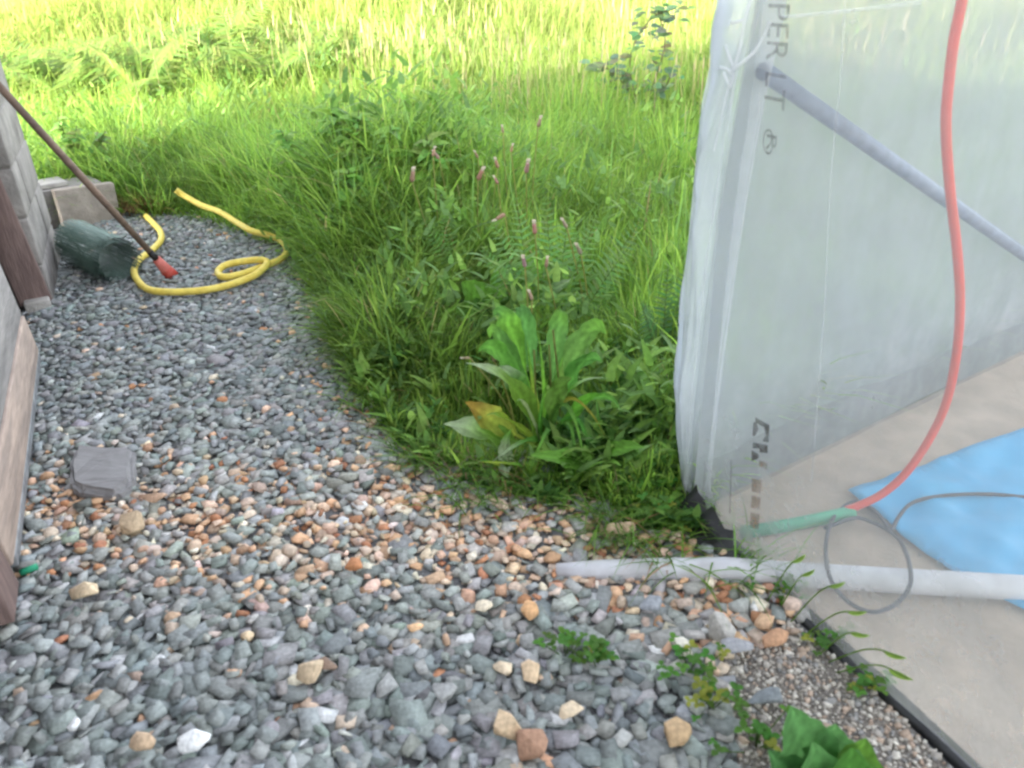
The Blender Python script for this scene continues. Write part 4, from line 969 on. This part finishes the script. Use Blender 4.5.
def seed_stalk(head, base, i, lab, side=None):
    p = GT(*base); p2 = on_y(*head, p.y); t = thing('flower_stalk', p, lab, 'flower', 'pink seed heads in the grass')
    b = MB(); m = p.lerp(p2, .5) + Vector((random.uniform(-.01, .01), 0, .004))
    b.tube(catmull([p, m, p2], 5), .0020, 5, (.27, .28, .10)); b.build('stem', M['grass'], t, True)
    d = (p2 - m).normalized() if side is None else Vector(side); L = 12 * depth(p2) / FPX * random.uniform(.6, 1.15); d = (d + Vector((random.uniform(-.45, .45), random.uniform(-.2, .1), 0))).normalized()
    b = MB(); prof = [(0, .25), (.12, .62), (.35, .62), (.6, .5), (.78, .52)]
    b.tube([p2 + d * (L * q) for q, _ in prof], [r * L * .30 for _, r in prof], 8, tuple(q * random.uniform(.8, 1.15) for q in (.42, .28, .20))); b.build('seed_head', M['petal'], t, True)
    b = MB()
    for k in range(9):
        a = k * .7; v = Vector((math.cos(a) * .35, math.sin(a) * .35, 0)) + d * 1.0
        q = p2 + d * (L * .75); b.ribbon((q, q + v * (L * .2), q + v * (L * .42)), L * .16, (0, -1, .2), OV, 3, 2, 0, 0, (.62, .54, .44))
    b.build('pappus', M['petal'], t, True)
HEADS = [((503, 133), 'uppermost pale pink seed head above the ferns'), ((511, 152), 'pink seed head right below the uppermost one'), ((478, 158), 'pink seed head at the upper left of the fern group'),
 ((498, 168), 'dull pink seed head in the middle of the upper cluster'), ((478, 180), 'slim pink seed head left of the upper cluster'), ((498, 184), 'drooping pink seed head under the upper cluster'), ((526, 173), 'open white and pink seed head right of the upper cluster'),
 ((433, 156), 'left pink seed head beside the nettles'), ((439, 159), 'pale seed head next to the one by the nettles'), ((412, 182), 'lone pink seed head above the half hidden rock'), ((535, 234), 'white topped pink seed head over the fern fronds'),
 ((567, 228), 'white seed head beside the right fern frond'), ((581, 254), 'pink seed head below the right fern frond'), ((525, 267), 'pale seed head just above the sorrel leaves'), ((546, 267), 'small pale seed head right of the sorrel leaves'),
 ((532, 300), 'white tipped pink seed head standing above the dock'), ((495, 362), 'pink seed head among the dock leaves'), ((538, 127), 'single pink seed head high in the plain grass')]
for i, (hd, lab) in enumerate(HEADS):
    seed_stalk(hd, (hd[0] + random.uniform(-6, 26), min(455, hd[1] + random.uniform(75, 130))), i, lab)
seed_stalk((470, 358), (520, 430), 90, 'pink seed head lying sideways left of the dock leaves', (-.9, 0, .1))
seed_stalk((505, 214), (520, 330), 91, 'pink seed head tipped sideways beside the left fern', (-.85, 0, -.25))

def flower(px, h, col, centre, label, name, cat='flower', rad=.007, n=6):
    p = GT(*px); q = on_y(px[0], px[1] - h, p.y); t = thing(name, p, label, cat); b = MB(); b.tube([p, q], .0009, 5, (.1, .18, .05)); b.build('stem', M['grass'], t)
    b = MB()
    for k in range(n):
        a = 6.283 * k / n; d = Vector((math.cos(a), math.sin(a) * .8, .45)); b.ribbon((q, q + d * rad * .6, q + d * rad), rad * 1.0, (0, -.3, 1), OV, 3, 2, .1, 0, col, seed=k)
        d = Vector((math.cos(a + .5) * .5, math.sin(a + .5) * .5, .9)); b.ribbon((q, q + d * rad * .6, q + d * rad * .9), rad * .8, (0, -1, .3), OV, 3, 2, .1, 0, centre, seed=k)
    b.build('petals', M['petal'], t, True)
flower((390, 352), 23, (.75, .38, .01), (.75, .42, .01), 'yellow buttercup at the left edge of the grass', 'buttercup')
flower((601, 375), 21, (.75, .35, .01), (.75, .40, .01), 'yellow buttercup right of the dock', 'buttercup')
flower((373, 374), 18, (.7, .7, .68), (.75, .74, .7), 'upper white clover flower at the gravel edge', 'white_clover')
flower((370, 386), 16, (.7, .7, .68), (.75, .74, .7), 'lower white clover flower at the gravel edge', 'white_clover')
flower((404, 370), 18, (.65, .65, .6), (.7, .68, .66), 'faint white clover flower inside the grass edge', 'white_clover')

# ferns
def frond(b, base, tip, sag, wid, col, n=18, nrm=(0, -.6, 1), seed=0):
    g = random.Random(seed); base = Vector(base); tip = Vector(tip); mid = (base + tip) * .5 + Vector((0, 0, sag))
    C = lambda t: base * (1 - t) ** 2 + mid * 2 * t * (1 - t) + tip * t * t
    b.tube([C(k / 10) for k in range(11)], [.0017 * (1 - k / 14) for k in range(11)], 5, (.14, .19, .06))
    nr = Vector(nrm).normalized()
    for k in range(n):
        t = .12 + .86 * k / n; c = C(t); tg = (C(min(1, t + .02)) - C(t - .02)).normalized(); sd = tg.cross(nr).normalized()
        L = wid * (math.sin(math.pi * (.12 + .88 * t) ** .75) ** .9 + .05)
        for s in (-1, 1):
            d = (sd * s * .92 + tg * .38 + nr * g.uniform(-.12, .12)).normalized(); dn = nr * -L * .14
            cc = tuple(x * g.uniform(.85, 1.15) for x in col)
            tipp = c + d * L + dn
            b.ribbon((c, (c + tipp) * .5 + nr * L * .05, tipp), L * .26, nr, lambda q: max(.05, (1 - q) ** .8 * (1 - .35 * (int(q * 12) % 2))), 10, 2, .1, 0, cc, seed=k)
def fern(px, tips, wid, label, seed, col=(.16, .29, .09), name='fern', cat='fern', group=None, sag=.03):
    p = GT(*px); t = thing(name, p, label, cat, group); b = MB()
    for i, (u, v, dy) in enumerate(tips):
        tp = on_y(u, v, p.y + dy); frond(b, p, tp, sag, wid, col, 18, (random.uniform(-.3, .3), -.7, 1), seed + i)
    b.build('fronds', M['leaf'], t, True)
fern((555, 330), [(600, 210, .05), (545, 190, .10), (570, 205, .03)], .055, 'fern with upright fronds in the middle of the grass', 1)
fern((575, 330), [(635, 240, -.02), (645, 215, .05)], .055, 'fern with fronds arching to the right below the seed heads', 11)
fern((535, 335), [(490, 215, .0), (480, 245, -.05), (515, 190, .05)], .055, 'fern with fronds leaning left behind the sorrel', 21)
fern((660, 380), [(690, 260, .03), (668, 270, .0), (640, 300, -.05)], .05, 'dark fern pressed against the folded tunnel film', 31, (.11, .22, .075))
fern((360, 210), [(375, 150, .02), (350, 158, -.05), (395, 165, -.05)], .06, 'light fern at the foot of the nettle bank', 41, (.11, .21, .04))
fern((465, 300), [(420, 215, -.08), (438, 205, -.03)], .04, 'small pale fern fronds hanging over the half hidden rock', 51, (.11, .22, .05))

# nettles on the bank
def nettle(px, top_px, label, seed, col=(.070, .150, .040), lsz=.052, name='nettle', group='nettles on the grassy bank'):
    g = random.Random(seed); p = GT(*px); q = on_y(*top_px, p.y + g.uniform(-.05, .05)); t = thing(name, p, label, 'nettle', group)
    st = MB(); b = MB(); q = q + Vector((g.uniform(-.09, .09), g.uniform(-.06, .06), -.055)); m = p.lerp(q, .5) + Vector((g.uniform(-.05, .05), g.uniform(-.05, .05), .02)); cv = catmull([p, m, q], 6); st.tube(cv, .002, 5, (.10, .13, .05)); st.build('stem', M['leaf'], t, True)
    L = (q - p).length; nn_ = max(7, int(L / .020))
    for k in range(nn_):
        f = min(1, max(.1, .15 + .85 * (k + .5) / nn_ + g.uniform(-.04, .04))); c = cv[min(len(cv) - 1, int(f * (len(cv) - 1)))]; a0 = (k % 2) * 1.57 + g.uniform(-.4, .4)
        for s in range(4):
            a = g.uniform(0, 6.28); s_ = lsz * (1.1 - .45 * f) * g.uniform(.6, 1.25); d = Vector((math.cos(a), math.sin(a), g.uniform(-.35, .6)))
            tp = c + d * s_ + Vector((0, 0, -s_ * .3)); cc = tuple(x * g.uniform(.8, 1.25) for x in col)
            b.ribbon((c, c + d * s_ * .55 + Vector((0, 0, s_ * .05)), tp), s_ * .62, (g.uniform(-.4, .4), g.uniform(-.7, .1), 1), HEART, 6, 2, .12, 0, cc, seed=k)
    b.build('foliage', M['leaf'], t, True)
NET = [((330, 175), (325, 88)), ((352, 190), (350, 100)), ((375, 200), (372, 95)), ((395, 205), (398, 110)), ((415, 205), (418, 118)), ((385, 215), (382, 140)), ((355, 215), (352, 150)), ((408, 220), (412, 160)), ((340, 215), (332, 130)), ((305, 190), (300, 110)),
       ((425, 195), (432, 135)), ((370, 220), (365, 165)), ((90, 185), (92, 120)), ((70, 190), (72, 112)), ((112, 188), (118, 140)), ((60, 175), (62, 100))]
NL = ['tall nettle at the back left of the bank', 'nettle behind the light fern, reaching into the sun', 'tallest nettle in the middle of the bank', 'dense nettle right of the bank middle', 'slim nettle right on the bank crest', 'leafy nettle low in the bank clump', 'low nettle left of the light fern', 'low nettle nearest the half hidden rock',
      'broad nettle left of the bank middle', 'leftmost nettle on the grassy bank', 'rightmost nettle on the grassy bank', 'shortest nettle just above the light fern', 'dark nettle behind the concrete slab', 'tall nettle by the shed corner', 'short nettle right of the concrete slab', 'nettle half hidden behind the shed edge']
for i, ((a, c), l) in enumerate(zip(NET, NL)): nettle(a, c, l, 60 + i, (.20, .33, .085) if i < 12 else (.16, .26, .075), .085 if i < 12 else .07)

# bracken on the sunlit slope
BR = [(70, 95, 'bracken by the shed, lowest on the sunny slope'), (110, 85, 'bright bracken above the concrete slab'), (150, 100, 'low bracken in front of the shadow gap'), (185, 60, 'bracken left of the dark gap in the slope'), (230, 55, 'bracken just right of the dark gap'), (60, 50, 'high bracken near the shed edge'),
      (120, 35, 'high bracken at the top left of the slope'), (265, 80, 'bracken among straw stems on the slope'), (210, 25, 'bracken near the top of the slope'), (300, 35, 'upper bracken in the middle of the slope'), (30, 60, 'bracken half hidden by the shed'), (345, 60, 'small bracken at the right of the sunny slope'), (160, 22, 'topmost bracken left of centre')]
for i, (u, v, l) in enumerate(BR):
    p = GT(u, v + 14); g = random.Random(900 + i); t = thing('bracken', p, l, 'bracken', 'bracken plants on the sunlit slope'); b = MB(); sc_ = g.uniform(.8, 1.25)
    for k in range(9):
        a = k * .7 + g.uniform(-.3, .3); tip = p + Vector((math.cos(a) * .36, math.sin(a) * .26, g.uniform(.10, .40))) * sc_
        frond(b, p, tip, .14 * sc_, .13 * sc_, (.17, .25, .06), 15, (0, -.4, 1), 950 + 10 * i + k)
    b.build('fronds', M['leaf'], t, True)

# bramble on the right of the slope
def bramble():
    p = GT(640, 118); t = thing('bramble', p, 'thin bramble with blue green leaves on the slope beside the tunnel', 'shrub'); b = MB(); st = MB(); g = random.Random(44)
    for pts in ([(640, 118), (655, 80), (665, 40), (655, 5)], [(640, 118), (628, 90), (610, 70), (596, 66)], [(640, 118), (662, 95), (672, 70)], [(645, 100), (630, 60), (650, 20), (676, 8)]):
        c3 = catmull([on_y(u, v, p.y + g.uniform(-.05, .05)) if k else p for k, (u, v) in enumerate(pts)], 7); st.tube(c3, .0035, 5, (.15, .12, .08))
        for c in c3[5:]:
            for _ in range(3):
                a = g.uniform(0, 6.28); c0 = c + Vector((g.gauss(0, .035), g.gauss(0, .035), g.gauss(0, .03))); L = g.uniform(.04, .075); d = Vector((math.cos(a), math.sin(a), g.uniform(-.5, .3)))
                b.ribbon((c0, c0 + d * L * .5, c0 + d * L), L * .7, (g.uniform(-.5, .5), -.5, 1), OV, 5, 2, .15, 0, tuple(x * g.uniform(.7, 1.3) for x in (.16, .23, .12)))
    b.build('foliage', M['leaf'], t, True); st.build('stem', M['leaf'], t, True)
bramble()
# half-hidden rock
hr = GT(432, 222); V, F = pebble(np.random.default_rng(8)); S = np.array([.17, .10, .11])
o = np_mesh('half_hidden_rock', V * S, F.ravel(), np.arange(len(F)) * 3, M['stone'], np.repeat([(.20, .20, .21)], len(V), 0)); o.location = hr + Vector((0, 0, .06)); tag(o, 'grey rounded rock half hidden in the grass', 'rock')
bv = o.modifiers.new('bevel', 'BEVEL'); bv.width = .01; bv.segments = 2

# ------------------------------------------------------------------ light
SUN_EL, SUN_DIR = 16.0, Vector((.74, .67, 0)).normalized()       # direction the light travels in, on the ground
w = bpy.data.worlds.new('World'); SC.world = w; w.use_nodes = True; nt = w.node_tree; nt.nodes.clear()
bg = nt.nodes.new('ShaderNodeBackground'); wo = nt.nodes.new('ShaderNodeOutputWorld'); sky = nt.nodes.new('ShaderNodeTexSky'); hs = nt.nodes.new('ShaderNodeHueSaturation')
sky.sky_type = 'NISHITA'; sky.sun_disc = False; sky.sun_elevation = R(SUN_EL)
sky.sun_rotation = math.atan2(-SUN_DIR.x, -SUN_DIR.y)
hs.inputs['Saturation'].default_value = .32
nt.links.new(sky.outputs[0], hs.inputs['Color']); nt.links.new(hs.outputs[0], bg.inputs['Color']); nt.links.new(bg.outputs[0], wo.inputs[0]); bg.inputs['Strength'].default_value = .15
sd = bpy.data.lights.new('sun', 'SUN'); sd.energy = 3.2; sd.angle = R(.5); sd.color = (1, .93, .80); so = bpy.data.objects.new('sun', sd); COL.objects.link(so)
ld = Vector((SUN_DIR.x * math.cos(R(SUN_EL)), SUN_DIR.y * math.cos(R(SUN_EL)), -math.sin(R(SUN_EL))))
so.rotation_euler = ld.to_track_quat('-Z', 'Y').to_euler(); so.location = (-3, -3, 5)

vs = SC.view_settings; vs.view_transform = 'Standard'; vs.look = 'None'; vs.gamma = 1; vs.exposure = 3.1; vs.use_curve_mapping = False
cy = SC.cycles; cy.max_bounces = 8; cy.transparent_max_bounces = 16; cy.diffuse_bounces = 5; cy.glossy_bounces = 2; cy.transmission_bounces = 4
cy.use_denoising = True; cy.pixel_filter_type = 'BLACKMAN_HARRIS'; cy.filter_width = 2.5; cy.sample_clamp_indirect = 6
